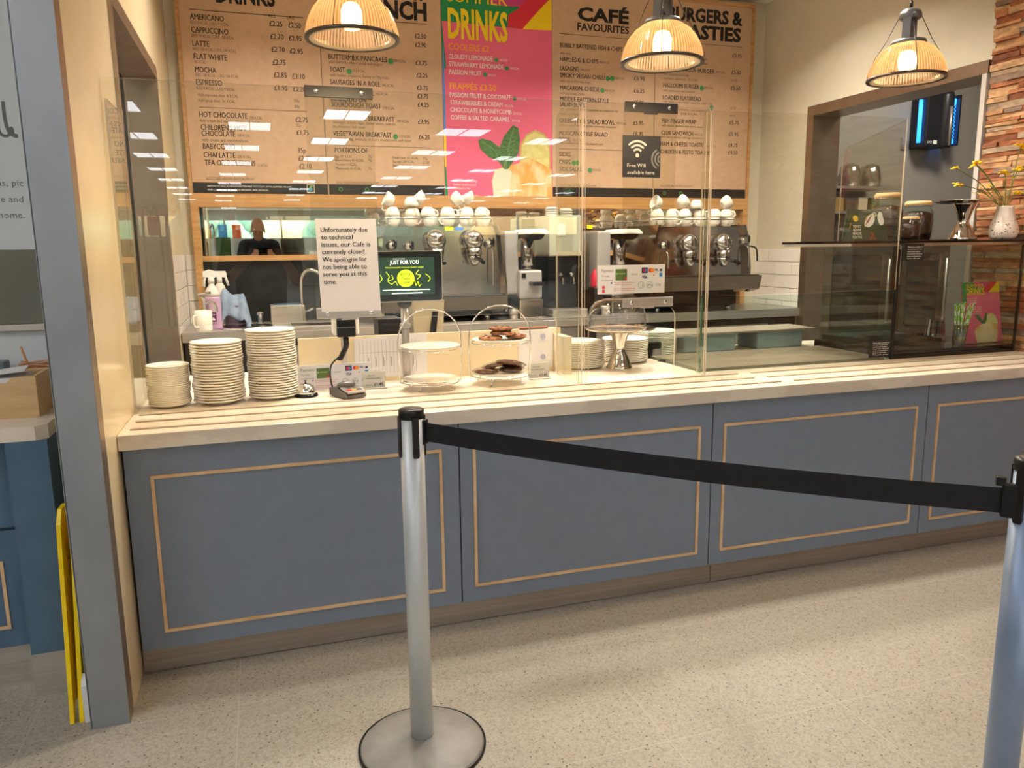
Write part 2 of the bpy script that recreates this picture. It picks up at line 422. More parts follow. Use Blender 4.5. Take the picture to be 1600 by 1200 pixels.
# ------------------------------------------------------------------ lamps of the shop ceiling
m_strip = mat('strip_light', (255, 255, 255), .5, emit=(246, 248, 255), es=9)
m_frame = mat('lamp_frame_white', (220, 218, 214), .5)
def panel_light(x, y, w_, d_, first=[None], es=None):
    if first[0] is None:
        t_ = thing('ceiling_light', (x, y, ZC), 'flat white ceiling light panel over the shop floor', 'ceiling light', 'ceiling light panels of the shop')
        fr = mk(m_frame)
        for a in ((-.5, -.47, -.5, .5), (.47, .5, -.5, .5), (-.47, .47, -.5, -.47), (-.47, .47, .47, .5), (-.012, .012, -.47, .47)):
            fr.box(a[0]*1+x, a[1]+x, a[2]+y, a[3]+y, ZC-.03, ZC)
        fr.done('frame', m_frame, t_)
        mk(m_strip).box(x-.47, x+.47, y-.47, y+.47, ZC-.018, ZC-.005).done('diffuser', m_strip, t_); first[0] = t_
    else:
        t_ = copy_tree(first[0]); t_.location = (x, y, ZC)
    t_.scale = (w_, d_, 1); return t_
cols = [(-1.65, -.06, 2.7), (-.02, -.1, 2.6), (1.25, .0, 2.7), (3.2, .06, 2.7), (4.7, .1, 2.6), (6.9, .12, 2.7), (9.2, .1, 2.8), (-4.0, -.1, 2.7), (-6.4, -.1, 2.7)]
offs = [-7.9, -9.2, -7.9, -9.1, -7.2, -7.6, -7.8, -7.9, -7.9]
for (cx, dr, sp), y0 in zip(cols, offs):
    k = 0
    while y0-sp*k > -28:
        panel_light(cx+dr*k*1.6, y0-sp*k, .62 if cx != 3.2 else .8, .85); k += 1
for i, (x, y) in enumerate(((-3.4, -1.4), (-1.5, -1.3), (-2.2, -3.0), (-1.6, -4.6), (.3, -5.4), (1.9, -4.9), (4.2, -4.4), (2.4, -2.2), (-3.6, -4.9), (6.6, -4.2))):  # nearer panels; those at left are added, unseen, to brighten the pale wall
    t_ = panel_light(x, y, .62, .85)
# ------------------------------------------------------------------ recessed warm downlights over the servery
def area(name, loc, size, power, col, parent, rot=(0, 0, 0), spread=None, shape='DISK'):
    d = bpy.data.lights.new(name, 'AREA'); d.shape = shape; d.size = size; d.energy = power; d.color = col
    if spread: d.spread = spread
    o = bpy.data.objects.new(name, d); S.collection.objects.link(o); o.location = loc; o.rotation_euler = rot
    if parent: o.parent = parent; o.matrix_parent_inverse = parent_inv(parent)
    return o
m_trimw = mat('downlight_rim', (230, 228, 222), .4)
dl = [(.1, 1.6), (.6, .9), (1.15, 1.45), (1.75, .5), (2.4, 1.45), (2.55, .6), (3.0, 1.6)]
for x, y in dl:
    t_ = thing('ceiling_downlight', (x, y, ZC), 'round white recessed downlight above the servery', 'ceiling light', 'downlights above the servery')
    mk(m_trimw).lathe([(.045, ZC-.002), (.06, ZC-.008), (.06, ZC)], (x, y, 0), 24, cap=False).done('rim', m_trimw, t_)
    area('bulb', (x, y, ZC-.01), .09, 18, (1.0, .91, .80), t_, spread=math.radians(130))
t_ = thing('ceiling_light', (4.9, 1.6, ZC), 'white strip light inside the kitchen', 'ceiling light')
mk(m_frame).box(4.6, 5.2, 1.3, 1.9, ZC-.03, ZC).done('frame', m_frame, t_); area('lamp', (4.9, 1.6, ZC-.04), .5, 32, (1, .92, .80), t_, shape='SQUARE')
t_ = thing('ceiling_light', (-1.6, 1.8, ZC), 'white strip light beyond the left doorway', 'ceiling light')
mk(m_frame).box(-1.9, -1.3, 1.5, 2.1, ZC-.03, ZC).done('frame', m_frame, t_); area('lamp', (-1.6, 1.8, ZC-.04), .5, 30, (1, .95, .9), t_, shape='SQUARE')

# ================================================================== COUNTER
bxs = [XL+.006, .65, 1.717, 2.83, XR-.04]
trim = [(-.387, .585), (.701, 1.66), (1.768, 2.77), (2.885, 3.74)]
names = ['leftmost blue-grey counter base panel with plywood moulding, beside the steel column',
         'blue-grey counter base panel with plywood moulding, straight behind the first barrier post',
         'blue-grey counter base panel behind the barrier belt, below the glass display riser',
         'rightmost blue-grey counter base panel with plywood moulding, partly out of frame']
for i in range(4):
    a, b = bxs[i], bxs[i+1]
    t = thing('counter_cabinet', ((a+b)/2, .3, 0), names[i], 'cabinet', 'counter cabinets')
    x0, x1 = trim[i]
    mk(m_blue).box(a+.0025, b-.0025, 0, .6, ZB, ZP).done('cabinet_body', m_blue, t)
    m = mk(m_ply); T = .011
    m.box(x0, x1, -.007, .001, .70-T, .70, bev=.001).box(x0, x1, -.007, .001, .15, .15+T, bev=.001)
    m.box(x0, x0+T, -.007, .001, .15+T, .70-T).box(x1-T, x1, -.007, .001, .15+T, .70-T)
    m.done('panel_moulding', m_ply, t)
o = mk(m_plinth).box(XL+.004, 1.74, .02, .035, .004, ZB).box(1.743, XR-.03, .02, .035, .004, ZB).box(XL+.004, XR-.03, .035, .58, .0, ZB-.004)
tag(o.done('counter_plinth', m_plinth), 'long brushed steel kick plinth under the blue-grey counter', 'plinth')
t = thing('worktop', (1.7, .5, ZP), 'cream quartz worktop with tray rails running along the blue-grey counter', 'worktop')
mk(m_top).box(XL+.001, XR-.035, -.03, 1.2, ZP, ZT, bev=.003).done('slab', m_top, t)
for y, xa in ((.045, XL+.03), (.165, XL+.03), (.285, XL+.025)):
    mk(m_rail).box(xa, 2.02+.05*(y < .1), y-.007, y+.007, ZT, ZT+.005, bev=.0015).done('tray_rail', m_bronze, t)
    mk(m_rail).box(2.09+.05*(y < .1), XR-.06, y-.007, y+.007, ZT, ZT+.005, bev=.0015).done('tray_rail', m_bronze, t)
# service-side cabinets below the worktop
mk_s = mat('service_carcass', (186, 176, 158), .6)
o = mk(mk_s).box(XL+.01, XR-.05, .601, 1.15, .0, ZP).done('counter_carcass', mk_s); tag(o, 'pale service-side cabinets under the cream worktop', 'cabinet')

# neighbouring counter at far left
LX = -.665; LY = -.023
t = thing('side_counter', (-1.6, .3, 0), 'deep blue side counter with cream top left of the steel column', 'counter')
b = mk(m_blue2).box(-3, LX, LY+.09, .598, .15, .851).box(LX-.115, LX, LY, LY+.09, .15, .851); b.done('cabinet_body', m_blue2, t)
for x1 in (LX-.13, LX-.75, LX-1.37):
    d = mk(m_blue2).box(x1-.6, x1, LY+.07, LY+.09, .5+.06, .845, bev=.002); d.done('drawer', m_blue2, t)
    d = mk(m_blue2).box(x1-.6, x1, LY+.07, LY+.09, .155, .5+.05, bev=.002).done('door', m_blue2, t)
    m = mk(m_ply)
    for (a0, a1, b0, b1) in ((x1-.55, x1-.05, .22, .23), (x1-.55, x1-.05, .44, .45), (x1-.55, x1-.54, .23, .44), (x1-.06, x1-.05, .23, .44)): m.box(a0, a1, LY+.064, LY+.071, b0, b1)
    m.done('moulding', m_ply, d)
mk(m_steel).box(-3, LX-.117, LY+.095, .598, 0, .15).box(LX-.117, LX, LY+.003, .598, 0, .15).done('plinth', m_steel, t)
mk(m_top).prism([(-3, LY), (LX-.03, LY), (LX, LY+.03), (LX, .598), (-3, .598)], .851, .896, 'z').done('worktop', m_top, t)

# ================================================================== BACK WALL: oak frame, menu boards, mirror, splashback
fx0, fx1 = -.40, 3.72
f = thing('menu_surround', ((fx0+fx1)/2, YM, 1.72), 'oak frame around the menu boards and mirror on the back wall', 'frame')
m = mk(m_woodh).box(fx0, fx1, YM-.02, YB, 1.70, 1.785); m.done('lower_rail', m_woodh, f)
mk(m_woodh).box(fx0, fx1, YM+.0, YB, 1.355, 1.39).done('mirror_rail', m_woodh, f)
mk(m_wood).box(fx0, fx0+.045, YM-.02, YB, BZ, 1.70).box(fx0, fx0+.02, YM-.02, YB, 1.785, 3.2).done('left_post', m_wood, f)
mk(m_wood).box(fx1-.045, fx1, YM-.02, YB, BZ, 1.70).box(fx1-.02, fx1, YM-.02, YB, 1.785, 3.2).done('right_post', m_wood, f)
mk(m_woodh).box(fx0, fx1, YM-.02, YB, 3.2, 3.225).done('top_rail', m_woodh, f)
o = mk(m_mirror).box(fx0+.045, fx1-.045, YM+.035, YB-.002, 1.39, 1.70).done('wall_mirror', m_mirror); tag(o, 'long low mirror behind the coffee machines, under the menu boards', 'mirror')
m_splash = noisy('black_splash', (26, 26, 27), (40, 39, 38), ns=3, rough=.35)
o = mk(m_splash).box(fx0+.045, fx1-.045, YM+.03, YB-.002, BZ, 1.355).done('splashback', m_splash); tag(o, 'black glossy splashback panel below the mirror', 'splashback')

YF = YM-.004
def board(name, x0, x1, label, cat='menu board', base=m_kraft, strip=True):
    t = thing(name, ((x0+x1)/2, YM, 1.785), label, cat, 'menu boards')
    mk(base).box(x0+.001, x1-.001, YM-.004, YM+.02, 1.785, 3.2).done('panel', base, t)
    if strip: mk(m_ink).box(x0+.004, x1-.004, YM-.0055, YM-.003, 1.785, 1.853).done('footer_strip', m_ink, t)
    return t
def px_line(T, s, pa, pb, base, cap, bold=.0, right=False):
    """lettering between two surveyed ends, its baseline at the second"""
    a = P(pa, base, 'y', YF); b_ = P(pb, base, 'y', YF)
    T.put(s, a.x, b_.z, cap, w=b_.x-a.x, bold=bold)
def rule(T, pa, ya, pb, yb=None):
    a = P(pa, ya, 'y', YF); b_ = P(pb, ya, 'y', YF); T.rect(a.x, b_.x, a.z-.002, a.z+.002)
def cr(ox, X): return ox+X/4
def block(T, ox, rows, cap, bold=0):
    for s, a, b_, y in rows: px_line(T, s, ox+a/4, ox+b_/4, y/4, cap, bold)
def veg(T, ox, pts):
    for X, Y in pts:
        q = P(ox+X/4, Y/4, 'y', YF); T.disc(q.x, q.z, .017); 
def kcal(T, ox, rows):
    for a, b_, y in rows: px_line(T, '388 KCAL', ox+a/4, ox+b_/4, y/4, .013)

xa, xb, xc, xd, xe, xf = -.38, .465, 1.262, 2.063, 2.885, 3.70
A = board('menu_board', xa, xb, 'kraft-brown hot drinks menu board, leftmost on the back wall')
T = Txt(m_ink, facing(YF))
px_line(T, 'DRINKS', 338, 430, 10, .105, .03); T.rect(*[P(295, 6, 'y', YF).x, P(473, 6, 'y', YF).x], P(380, 12, 'y', YF).z-.035, P(380, 12, 'y', YF).z-.031)
block(T, 260, [('AMERICANO', 150, 360, 135), ('CAPPUCCINO', 158, 388, 218), ('LATTE', 165, 270, 293), ('FLAT WHITE', 173, 380, 380), ('MOCHA', 181, 312, 458),
  ('ESPRESSO', 188, 350, 538), ('HOT CHOCOLATE', 208, 508, 742), ("CHILDREN'S HOT", 218, 500, 820), ('CHOCOLATE', 222, 432, 855), ('BABYCCINO', 230, 430, 935),
  ('CHAI LATTE', 235, 432, 988), ('TEA OR INFUSIONS', 241, 557, 1038)], .033, .003)
block(T, 260, [('£2.25', 645, 725, 168), ('£2.50', 763, 840, 178), ('£2.70', 651, 733, 248), ('£2.95', 767, 845, 258), ('£2.70', 658, 740, 328), ('£2.95', 773, 853, 338),
  ('£2.75', 666, 745, 408), ('£2.85', 673, 752, 487), ('£3.10', 787, 865, 495), ('£1.95', 676, 758, 567), ('£2.20', 793, 870, 575), ('£2.75', 808, 885, 765),
  ('£1.75', 815, 890, 845), ('35p', 822, 872, 955), ('£2.85', 827, 903, 1005), ('£2.10', 831, 908, 1055)], .031, .003)
T.done('lettering', A)
T = Txt(m_inkgrey, facing(YF))
block(T, 260, [('REG', 640, 682, 112), ('LRG', 755, 798, 122), ('REG 9 KCAL | LRG 8 KCAL', 152, 392, 165), ('REG 98 KCAL | LRG 128 KCAL', 160, 425, 248), ('REG 128 KCAL | LRG 149 KCAL', 168, 438, 330),
  ('90 KCAL', 176, 250, 400), ('REG 138 KCAL | LRG 168 KCAL', 185, 452, 490), ('REG 0 KCAL | LRG 0 KCAL', 190, 430, 570), ('Add espresso shot  8 KCAL', 197, 450, 612), ('Add syrup shot  34 KCAL', 199, 432, 645),
  ('50p', 798, 832, 640), ('50p', 800, 834, 675), ('Add cream and marshmallows  140 KCAL', 210, 590, 775), ('25p', 810, 842, 792), ('728 KCAL', 520, 600, 748), ('with cream and marshmallows', 224, 512, 890),
  ('108 KCAL', 446, 525, 858), ('205 KCAL', 446, 527, 990), ('52 KCAL', 570, 635, 1044), ('ADULTS NEED AROUND 2000 KCAL PER DAY', 250, 552, 1128)], .018, 0)
q = P(385, 170, 'y', YF); T.rect(P(311, 170, 'y', YF).x, P(480, 170, 'y', YF).x, q.z-.003, q.z)
T.rect(xb-.008, xb-.005, 1.86, 3.1)
T.done('small_lettering', A)
T = Txt(m_white, facing(YM-.0055))
for k, s in enumerate(('SWITCH TO OUR ALTERNATIVES FOR FREE, COCONUT, SOYA, ALMOND OR OAT.', 'OUR COFFEE IS FAIRTRADE & ORGANIC 100% ARABICA.')):
    T.put(s, -.29, 1.826-k*.022, .010, w=(.52 if k == 0 else .37))
T.done('footer_lettering', A)
T = Txt(mat('badge_frame', (205, 200, 188), .6), facing(YM-.0055)); T.rect(.325, .375, 1.793, 1.849); T.done('badge', A)
T = Txt(m_black, facing(YM-.0062)); T.rect(.33, .37, 1.802, 1.845); T.done('badge_field', A)
T = Txt(mat('badge_blue', (70, 160, 210), .6), facing(YM-.007)); T.poly([(.333, 1.81), (.35, 1.806), (.365, 1.818), (.352, 1.832), (.34, 1.828)]); T.done('badge_leaf', A)
T = Txt(mat('badge_green', (140, 190, 60), .6), facing(YM-.0075)); T.poly([(.34, 1.822), (.352, 1.832), (.366, 1.836), (.36, 1.842), (.345, 1.84)]); T.disc(.347, 1.825, .004); T.done('badge_dot', A)

Bd = board('menu_board', xb, xc, 'kraft-brown brunch menu board behind the first pendant lamp, left of the pink poster')
T = Txt(m_ink, facing(YF))
px_line(T, 'BRUNCH', 540, 667, 32, .105, .04); px_line(T, 'ALL DAY', 560, 667, 2, .05, .03)
q = P(600, 38, 'y', YF); T.rect(P(515, 38, 'y', YF).x, P(667, 38, 'y', YF).x, q.z+.018, q.z+.022)
block(T, 500, [('TEACAKE', 50, 190, 253), ('CRUMPETS', 52, 220, 310), ('BUTTERMILK PANCAKES', 55, 418, 390), ('TOAST', 60, 157, 452), ('SAUSAGES IN A ROLL', 64, 378, 542), ('BACON IN A ROLL', 68, 340, 598),
  ('AVOCADO ON', 72, 288, 642), ('SOURDOUGH TOAST', 74, 382, 680), ('TRADITIONAL BREAKFAST', 80, 465, 762), ('VEGETARIAN BREAKFAST', 84, 448, 860), ('PORTIONS OF', 93, 298, 958)], .031, .003)
block(T, 500, [('£2.50', 593, 663, 243), ('£2.90', 595, 665, 298), ('£3.75', 598, 668, 410), ('£2.25', 603, 672, 488), ('£3.75', 606, 674, 565), ('£3.75', 609, 677, 617), ('£4.25', 611, 680, 670),
  ('£7.95', 613, 683, 777), ('£6.25', 617, 686, 872)], .029, .003)
T.done('lettering', Bd)
T = Txt(m_inkgrey, facing(YF))
block(T, 500, [('with banana, maple syrup and yogurt', 57, 393, 412), ('with butter, preserve, honey or Marmite', 62, 428, 495), ('with bacon and chilli sauce', 76, 312, 702), ('Sausages, bacon, eggs, baked beans, tomato,', 82, 478, 785),
  ('mushrooms and toast', 84, 282, 804), ('Halloumi, egg, avocado, tomato, mushrooms and toast', 88, 570, 888), ('Egg 105 KCAL', 95, 200, 987), ('Baked beans 85 KCAL', 96, 275, 1012), ('Tomato 13 KCAL', 98, 230, 1037), ('Mushroom 36 KCAL', 100, 258, 1062),
  ('75p', 300, 326, 987), ('75p', 300, 326, 1010), ('75p', 302, 326, 1062), ('Potato rosti 151 KCAL', 452, 615, 996), ('Sausage 208 KCAL', 454, 590, 1020), ('Bacon 179 KCAL', 456, 573, 1044), ('75p', 645, 672, 1000), ('£1.00', 645, 684, 1024), ('£1.00', 645, 684, 1048),
  ('ADULTS NEED AROUND 2000 KCAL A DAY', 105, 370, 1152), ('388 KCAL', 462, 535, 392), ('222 KCAL', 205, 280, 455), ('496 KCAL', 388, 462, 545), ('423 KCAL', 352, 426, 598), ('578 KCAL', 392, 466, 685), ('1089 KCAL', 480, 556, 768), ('518 KCAL', 494, 565, 862)], .017, 0)
q = P(598, 229, 'y', YF); T.rect(P(523, 229, 'y', YF).x, P(674, 229, 'y', YF).x, q.z-.002, q.z+.001)
T.done('small_lettering', Bd)
T = Txt(m_green, facing(YM-.006)); veg(T, 500, [(440, 383), (183, 447), (472, 855)])
T.ring(.545, 1.82, .008, .006); T.ring(.72, 1.82, .008, .006); T.done('green_marks', Bd)
T = Txt(m_inkgrey, facing(YM-.0056)); T.put('VEGETARIAN', .565, 1.815, .008, w=.11); T.put('VEGAN', .74, 1.815, .008, w=.08); T.done('footer_lettering', Bd)

PO = board('menu_poster', xc, xd, 'pink summer drinks poster with mint and lemon, between the brown menu boards', 'poster', m_pink, False)
def pp(x, y): q = P(500+x/4, y/4, 'y', YF); return (q.x, q.z)
for nm, m_, pl, off in (('green_patch', m_pgreen, [(xc+.002, 2.63), (xc+.03, 2.63), pp(762, 130), pp(1245, 180), pp(1245, 40), (pp(1245, 0)[0], 3.195), (xc+.002, 3.195)], .001),
      ('blue_patch', m_pblue, [(xc+.002, 2.2), (xc+.018, 2.2), pp(772, 235), (xc+.002, 2.63)], .0012),
      ('amber_patch', m_yel, [(xc+.002, 1.98), (xc+.012, 1.98), (xc+.018, 2.2), (xc+.002, 2.2)], .0014),
      ('lower_green_patch', m_pgreen, [(xc+.002, 1.787), (xc+.02, 1.787), (xc+.012, 1.98), (xc+.002, 1.98)], .0014),
      ('yellow_patch', m_yel, [pp(1265, 182), (xd-.003, pp(1440, 190)[1]), (xd-.003, 3.195), (pp(1310, 0)[0]+.12, 3.195), pp(1440, -60), pp(1380, 50)], .0016),
      ('red_patch', m_pred, [pp(1170, 170), pp(1265, 182), pp(1330, 105), pp(1430, 0), (pp(1440, 0)[0]-.02, 3.195), (pp(1380, 0)[0]-.03, 3.195), pp(1240, 55), pp(1180, 90)], .0018),
      ('magenta_patch', m_pmag, [pp(1170, 40), pp(1250, 42), pp(1390, 0), (pp(1390, 0)[0], 3.195), (pp(1060, 0)[0], 3.195), pp(1060, 30)], .0017)):
    T = Txt(m_, facing(YF)); T.poly(pl, off); T.done(nm, PO)
T = Txt(m_yel, facing(YF-.002)); px_line(T, 'SUMMER', 500+795/4, 500+1168/4, 10, .075, .0)
a = P(500+800/4, 58, 'y', YF); b_ = P(500+1172/4, 58, 'y', YF)
T.put('DRINKS', a.x, a.z, .18, w=b_.x-a.x, bold=.03); T.done('heading_lettering', PO)
T = Txt(m_org, facing(YF)); px_line(T, 'COOLERS £2', 701, 764, 81.5, .04, .02); px_line(T, 'FRAPPÉS £3.50', 702.5, 775.5, 142.5, .04, .02); T.done('amber_lettering', PO)
T = Txt(m_white, facing(YF))
block(T, 500, [('CLOUDY LEMONADE', 805, 1080, 383), ('STRAWBERRY LEMONADE', 806, 1148, 434), ('PASSION FRUIT', 808, 1008, 474), ('PASSION FRUIT & COCONUT', 812, 1193, 624), ('STRAWBERRIES & CREAM', 815, 1140, 668), ('CHOCOLATE & HONEYCOMB', 816, 1197, 715), ('COFFEE & SALTED CARAMEL', 818, 1187, 761)], .030, .004)
block(T, 500, [('Subject to availability.', 830, 985, 1138), ('Adults need around', 832, 975, 1162), ('2000kcal a day', 834, 940, 1184), ('160 KCAL', 1122, 1172, 385), ('180 KCAL', 1190, 1245, 437), ('140 KCAL', 1050, 1102, 478), ('370 KCAL', 1235, 1290, 628), ('390 KCAL', 1155, 1210, 671), ('520 KCAL', 1207, 1262, 718), ('300 KCAL', 1200, 1252, 763), ('Vegan  Vegetarian', 862, 990, 1228)], .015)
T.done('white_lettering', PO)
T = Txt(m_pgreen, facing(YF)); m_dkg = m_pgreen
for X, Y in ((1102, 375), (1168, 427), (1032, 466), (1216, 616), (842, 1222)): q = pp(X, Y); T.disc(q[0], q[1], .014)
T.done('green_marks', PO)
m_lemon = noisy('lemon_flesh', (226, 216, 146), (214, 200, 120), ns=5, rough=.5); m_lrim = mat('lemon_rind', (196, 184, 96), .5)
m_drink = noisy('iced_drink', (226, 168, 84), (240, 214, 168), scale=(5, 5, 3), ns=2.4, rough=.5, lo=.4, hi=.6)
m_mint = noisy('mint_leaf', (58, 96, 48), (92, 134, 74), scale=(12, 12, 30), ns=3, rough=.5); m_mvein = mat('mint_vein', (120, 156, 98), .5)
T = Txt(m_lrim, facing(YF)); T.poly([pp(1248, 1000), pp(1256, 900), pp(1290, 840), pp(1345, 812), pp(1400, 835), pp(1432, 880), pp(1438, 960), pp(1438, 1080), pp(1250, 1080)], .0014); T.done('lemon_rind', PO)
T = Txt(m_lemon, facing(YF)); T.poly([pp(1254, 1000), pp(1264, 905), pp(1296, 850), pp(1345, 824), pp(1394, 845), pp(1422, 888), pp(1430, 960), pp(1430, 1080), pp(1256, 1080)], .0018); T.done('lemon_slice', PO)
T = Txt(m_drink, facing(YF)); T.poly([pp(1085, 1225), pp(1072, 1130), pp(1092, 1060), pp(1160, 1040), pp(1240, 1020), pp(1320, 990), pp(1380, 1020), (xd-.004, pp(1430, 1060)[1]), (xd-.004, 1.787), (pp(1080, 1225)[0], 1.787)], .0022); T.done('iced_drink', PO)
T = Txt(mat('glass_rim_white', (236, 224, 200), .5), facing(YF)); T.poly([pp(1085, 1230), pp(1075, 1130), pp(1095, 1065), pp(1150, 1050), pp(1200, 1075), pp(1190, 1130), pp(1180, 1230)], .0026); T.done('ice', PO)
T = Txt(m_mint, facing(YF))
T.poly([pp(1150, 1060), pp(1118, 1010), pp(1055, 980), pp(1000, 930), pp(988, 880), pp(1010, 865), pp(1070, 880), pp(1120, 920), pp(1145, 980)], .003)
T.poly([pp(1145, 1000), pp(1122, 920), pp(1150, 850), pp(1205, 782), pp(1238, 800), pp(1250, 870), pp(1240, 960), pp(1200, 1020), pp(1175, 1058), pp(1155, 1058)], .0034)
T.done('mint_leaves', PO)
T = Txt(m_mvein, facing(YF-.0036))
T.stroke([pp(1165, 1050), pp(1170, 950), pp(1208, 800)], .004); T.stroke([pp(1140, 1040), pp(1090, 940), pp(1005, 880)], .004)
for k in range(5):
    t0 = k/5; x = 1170+30*t0; y = 960-140*t0
    T.stroke([pp(x, y), pp(x+40, y-34)], .002); T.stroke([pp(x, y), pp(x-32, y-18)], .002)
T.stroke([pp(1150, 1055), pp(1160, 1010), pp(1185, 960)], .012)
T.done('mint_veins', PO)

C = board('menu_board', xd, xe, 'kraft-brown cafe favourites menu board, right of the pink poster')
T = Txt(m_ink, facing(YF))
px_line(T, 'CAFÉ', 850+210/4, 850+530/4, 37.5, .083, .04); px_line(T, 'FAVOURITES', 850+208/4, 850+530/4, 53, .047, .025)
q = P(935, 57, 'y', YF); T.rect(P(875, 57, 'y', YF).x, P(990, 57, 'y', YF).x, q.z-.002, q.z+.001)
block(T, 850, [('BUBBLY BATTERED FISH & CHIPS', 100, 488, 323), ('HAM, EGG & CHIPS', 100, 338, 398), ('LASAGNE', 100, 215, 446), ('SMOKY VEGAN CHILLI', 100, 378, 499), ('MACARONI CHEESE', 100, 345, 574), ('MIDDLE EASTERN-STYLE', 100, 405, 645), ('SALAD BOWL', 98, 260, 672),
  ('GREEK-STYLE SALAD BOWL', 95, 442, 780), ('MEXICAN-STYLE SALAD', 95, 397, 855), ('BOWL', 95, 168, 884), ('SIDES', 95, 168, 978), ('CHIPS', 95, 165, 1026), ('SIDE SALAD', 95, 245, 1072)], .030, .003)
block(T, 850, [('£8.95', 563, 628, 335), ('£7.50', 563, 628, 405), ('£7.50', 563, 628, 452), ('£6.95', 563, 628, 505), ('£6.25', 562, 626, 582), ('£5.95', 560, 624, 655), ('£5.95', 558, 620, 783), ('£6.95', 555, 618, 850)], .029, .003)
q = P(935, 234, 'y', YF); T.rect(P(874, 234, 'y', YF).x, P(1015, 234, 'y', YF).x, q.z-.002, q.z+.001); T.rect(xe-.008, xe-.005, 1.86, 3.1)
T.done('lettering', C)
T = Txt(m_inkgrey, facing(YF))
block(T, 850, [('with peas', 100, 168, 342), ('808 KCAL', 348, 410, 400), ('598 KCAL', 228, 290, 446), ('578 KCAL', 440, 502, 500), ('with rice and tortilla chips', 100, 288, 522), ('882 KCAL', 382, 444, 576), ('with a crouton crumb', 100, 255, 597), ('with chickpeas, roasted vegetables and beetroot dip', 98, 462, 702), ('yogurt and mint', 98, 220, 722),
  ('478 KCAL', 452, 514, 780), ('with whipped feta and golden mountain meatballs', 95, 452, 802), ('410 KCAL', 180, 235, 884), ('with smashed avocado and jalapeno jam', 95, 368, 908), ('74 KCAL', 302, 355, 1070), ('ADULTS NEED AROUND 2000 KCAL A DAY', 100, 325, 1170)], .016, 0)
T.done('small_lettering', C)
T = Txt(m_green, facing(YM-.006)); veg(T, 850, [(397, 491), (425, 491), (364, 566), (186, 1018), (208, 1018), (286, 1064)]); T.ring(2.2, 1.82, .008, .006); T.done('green_marks', C)

D = board('menu_board', xe, xf, 'kraft-brown burgers and toasties menu board, rightmost behind the middle pendant lamp')
T = Txt(m_ink, facing(YF))
px_line(T, 'BURGERS &', 850+770/4, 850+1240/4, 40, .088, .04); px_line(T, 'TOASTIES', 850+735/4, 850+1230/4, 65.5, .09, .04)
q = P(1100, 69, 'y', YF); T.rect(P(1036, 69, 'y', YF).x, P(1160, 69, 'y', YF).x, q.z-.002, q.z+.001)
block(T, 850, [('BUTTERMILK FRIED', 745, 1002, 352), ('BRITISH ANGUS BURGER', 745, 1065, 461), ('HALLOUMI BURGER', 745, 968, 557), ('LOADED FLATBREAD', 742, 980, 633), ('FISH FINGER WRAP', 738, 950, 776), ('CLUB SANDWICH', 732, 930, 849), ('HAM & CHEESE TOASTIE', 728, 1000, 920), ('CHICKEN & PESTO TOASTIE', 728, 1035, 968)], .030, .003)
block(T, 850, [('£5.95', 1177, 1234, 363), ('£5.50', 1172, 1229, 467), ('£5.50', 1168, 1225, 565), ('£5.75', 1158, 1217, 780), ('£5.95', 1155, 1213, 851), ('£4.75', 1152, 1208, 921), ('£4.50', 1150, 1208, 967)], .029, .003)
T.done('lettering', D)
T = Txt(m_inkgrey, facing(YF))
block(T, 850, [('CHICKEN BURGER 648 KCAL', 860, 1022, 378), ('with lettuce and mayonnaise', 800, 1020, 405), ('with cheese and onion rings', 745, 905, 478), ('Add bacon and cheese  152 KCAL', 745, 960, 508), ('484 KCAL', 1072, 1128, 460), ('£1.00', 1170, 1205, 512), ('with mushroom and beetroot', 745, 943, 582), ('587 KCAL', 1002, 1058, 557), ('with sweet potato falafel, beetroot, yogurt and', 742, 1050, 655), ('pomegranate', 742, 840, 676),
  ('or roasted chicken, red pepper and', 745, 1040, 700), ('houmous  538 KCAL', 745, 960, 722), ('£5.75', 1162, 1196, 683), ('£6.25', 1160, 1195, 730), ('with lettuce, gherkins and tartare sauce', 735, 990, 800), ('with bacon, chicken and egg mayonnaise', 732, 990, 870), ('548 KCAL', 935, 992, 849), ('562 KCAL', 1015, 1072, 920), ('ADULTS NEED AROUND 2000 KCAL A DAY', 722, 925, 1170)], .015, 0)
T.done('small_lettering', D)
T = Txt(m_green, facing(YM-.006)); veg(T, 850, [(985, 551), (1046, 672)]); T.ring(2.98, 1.82, .008, .006); T.ring(3.12, 1.82, .008, .006); T.done('green_marks', D)

# ================================================================== helpers for repeats
ORD = 'first second third fourth fifth sixth seventh eighth ninth tenth eleventh twelfth thirteenth fourteenth fifteenth sixteenth seventeenth eighteenth nineteenth twentieth'.split()+['twenty-'+w for w in 'first second third fourth fifth sixth seventh eighth'.split()]
def px(a, b, y): return P(a, b, 'y', y)
def T4(x, y, z, rz=0, rx=0, ry=0):
    from mathutils import Euler
    return Matrix.Translation((x, y, z)) @ Euler((rx, ry, rz)).to_matrix().to_4x4()
def sheet(name, corners, th, m, label, cat, parent=None):
    """a flat sheet given by x0,x1,z0,z1 at plane y"""
    x0, x1, z0, z1, y = corners
    o = mk(m).box(x0, x1, y-th, y, z0, z1).done(name, m, parent)
    return tag(o, label, cat) if label else o

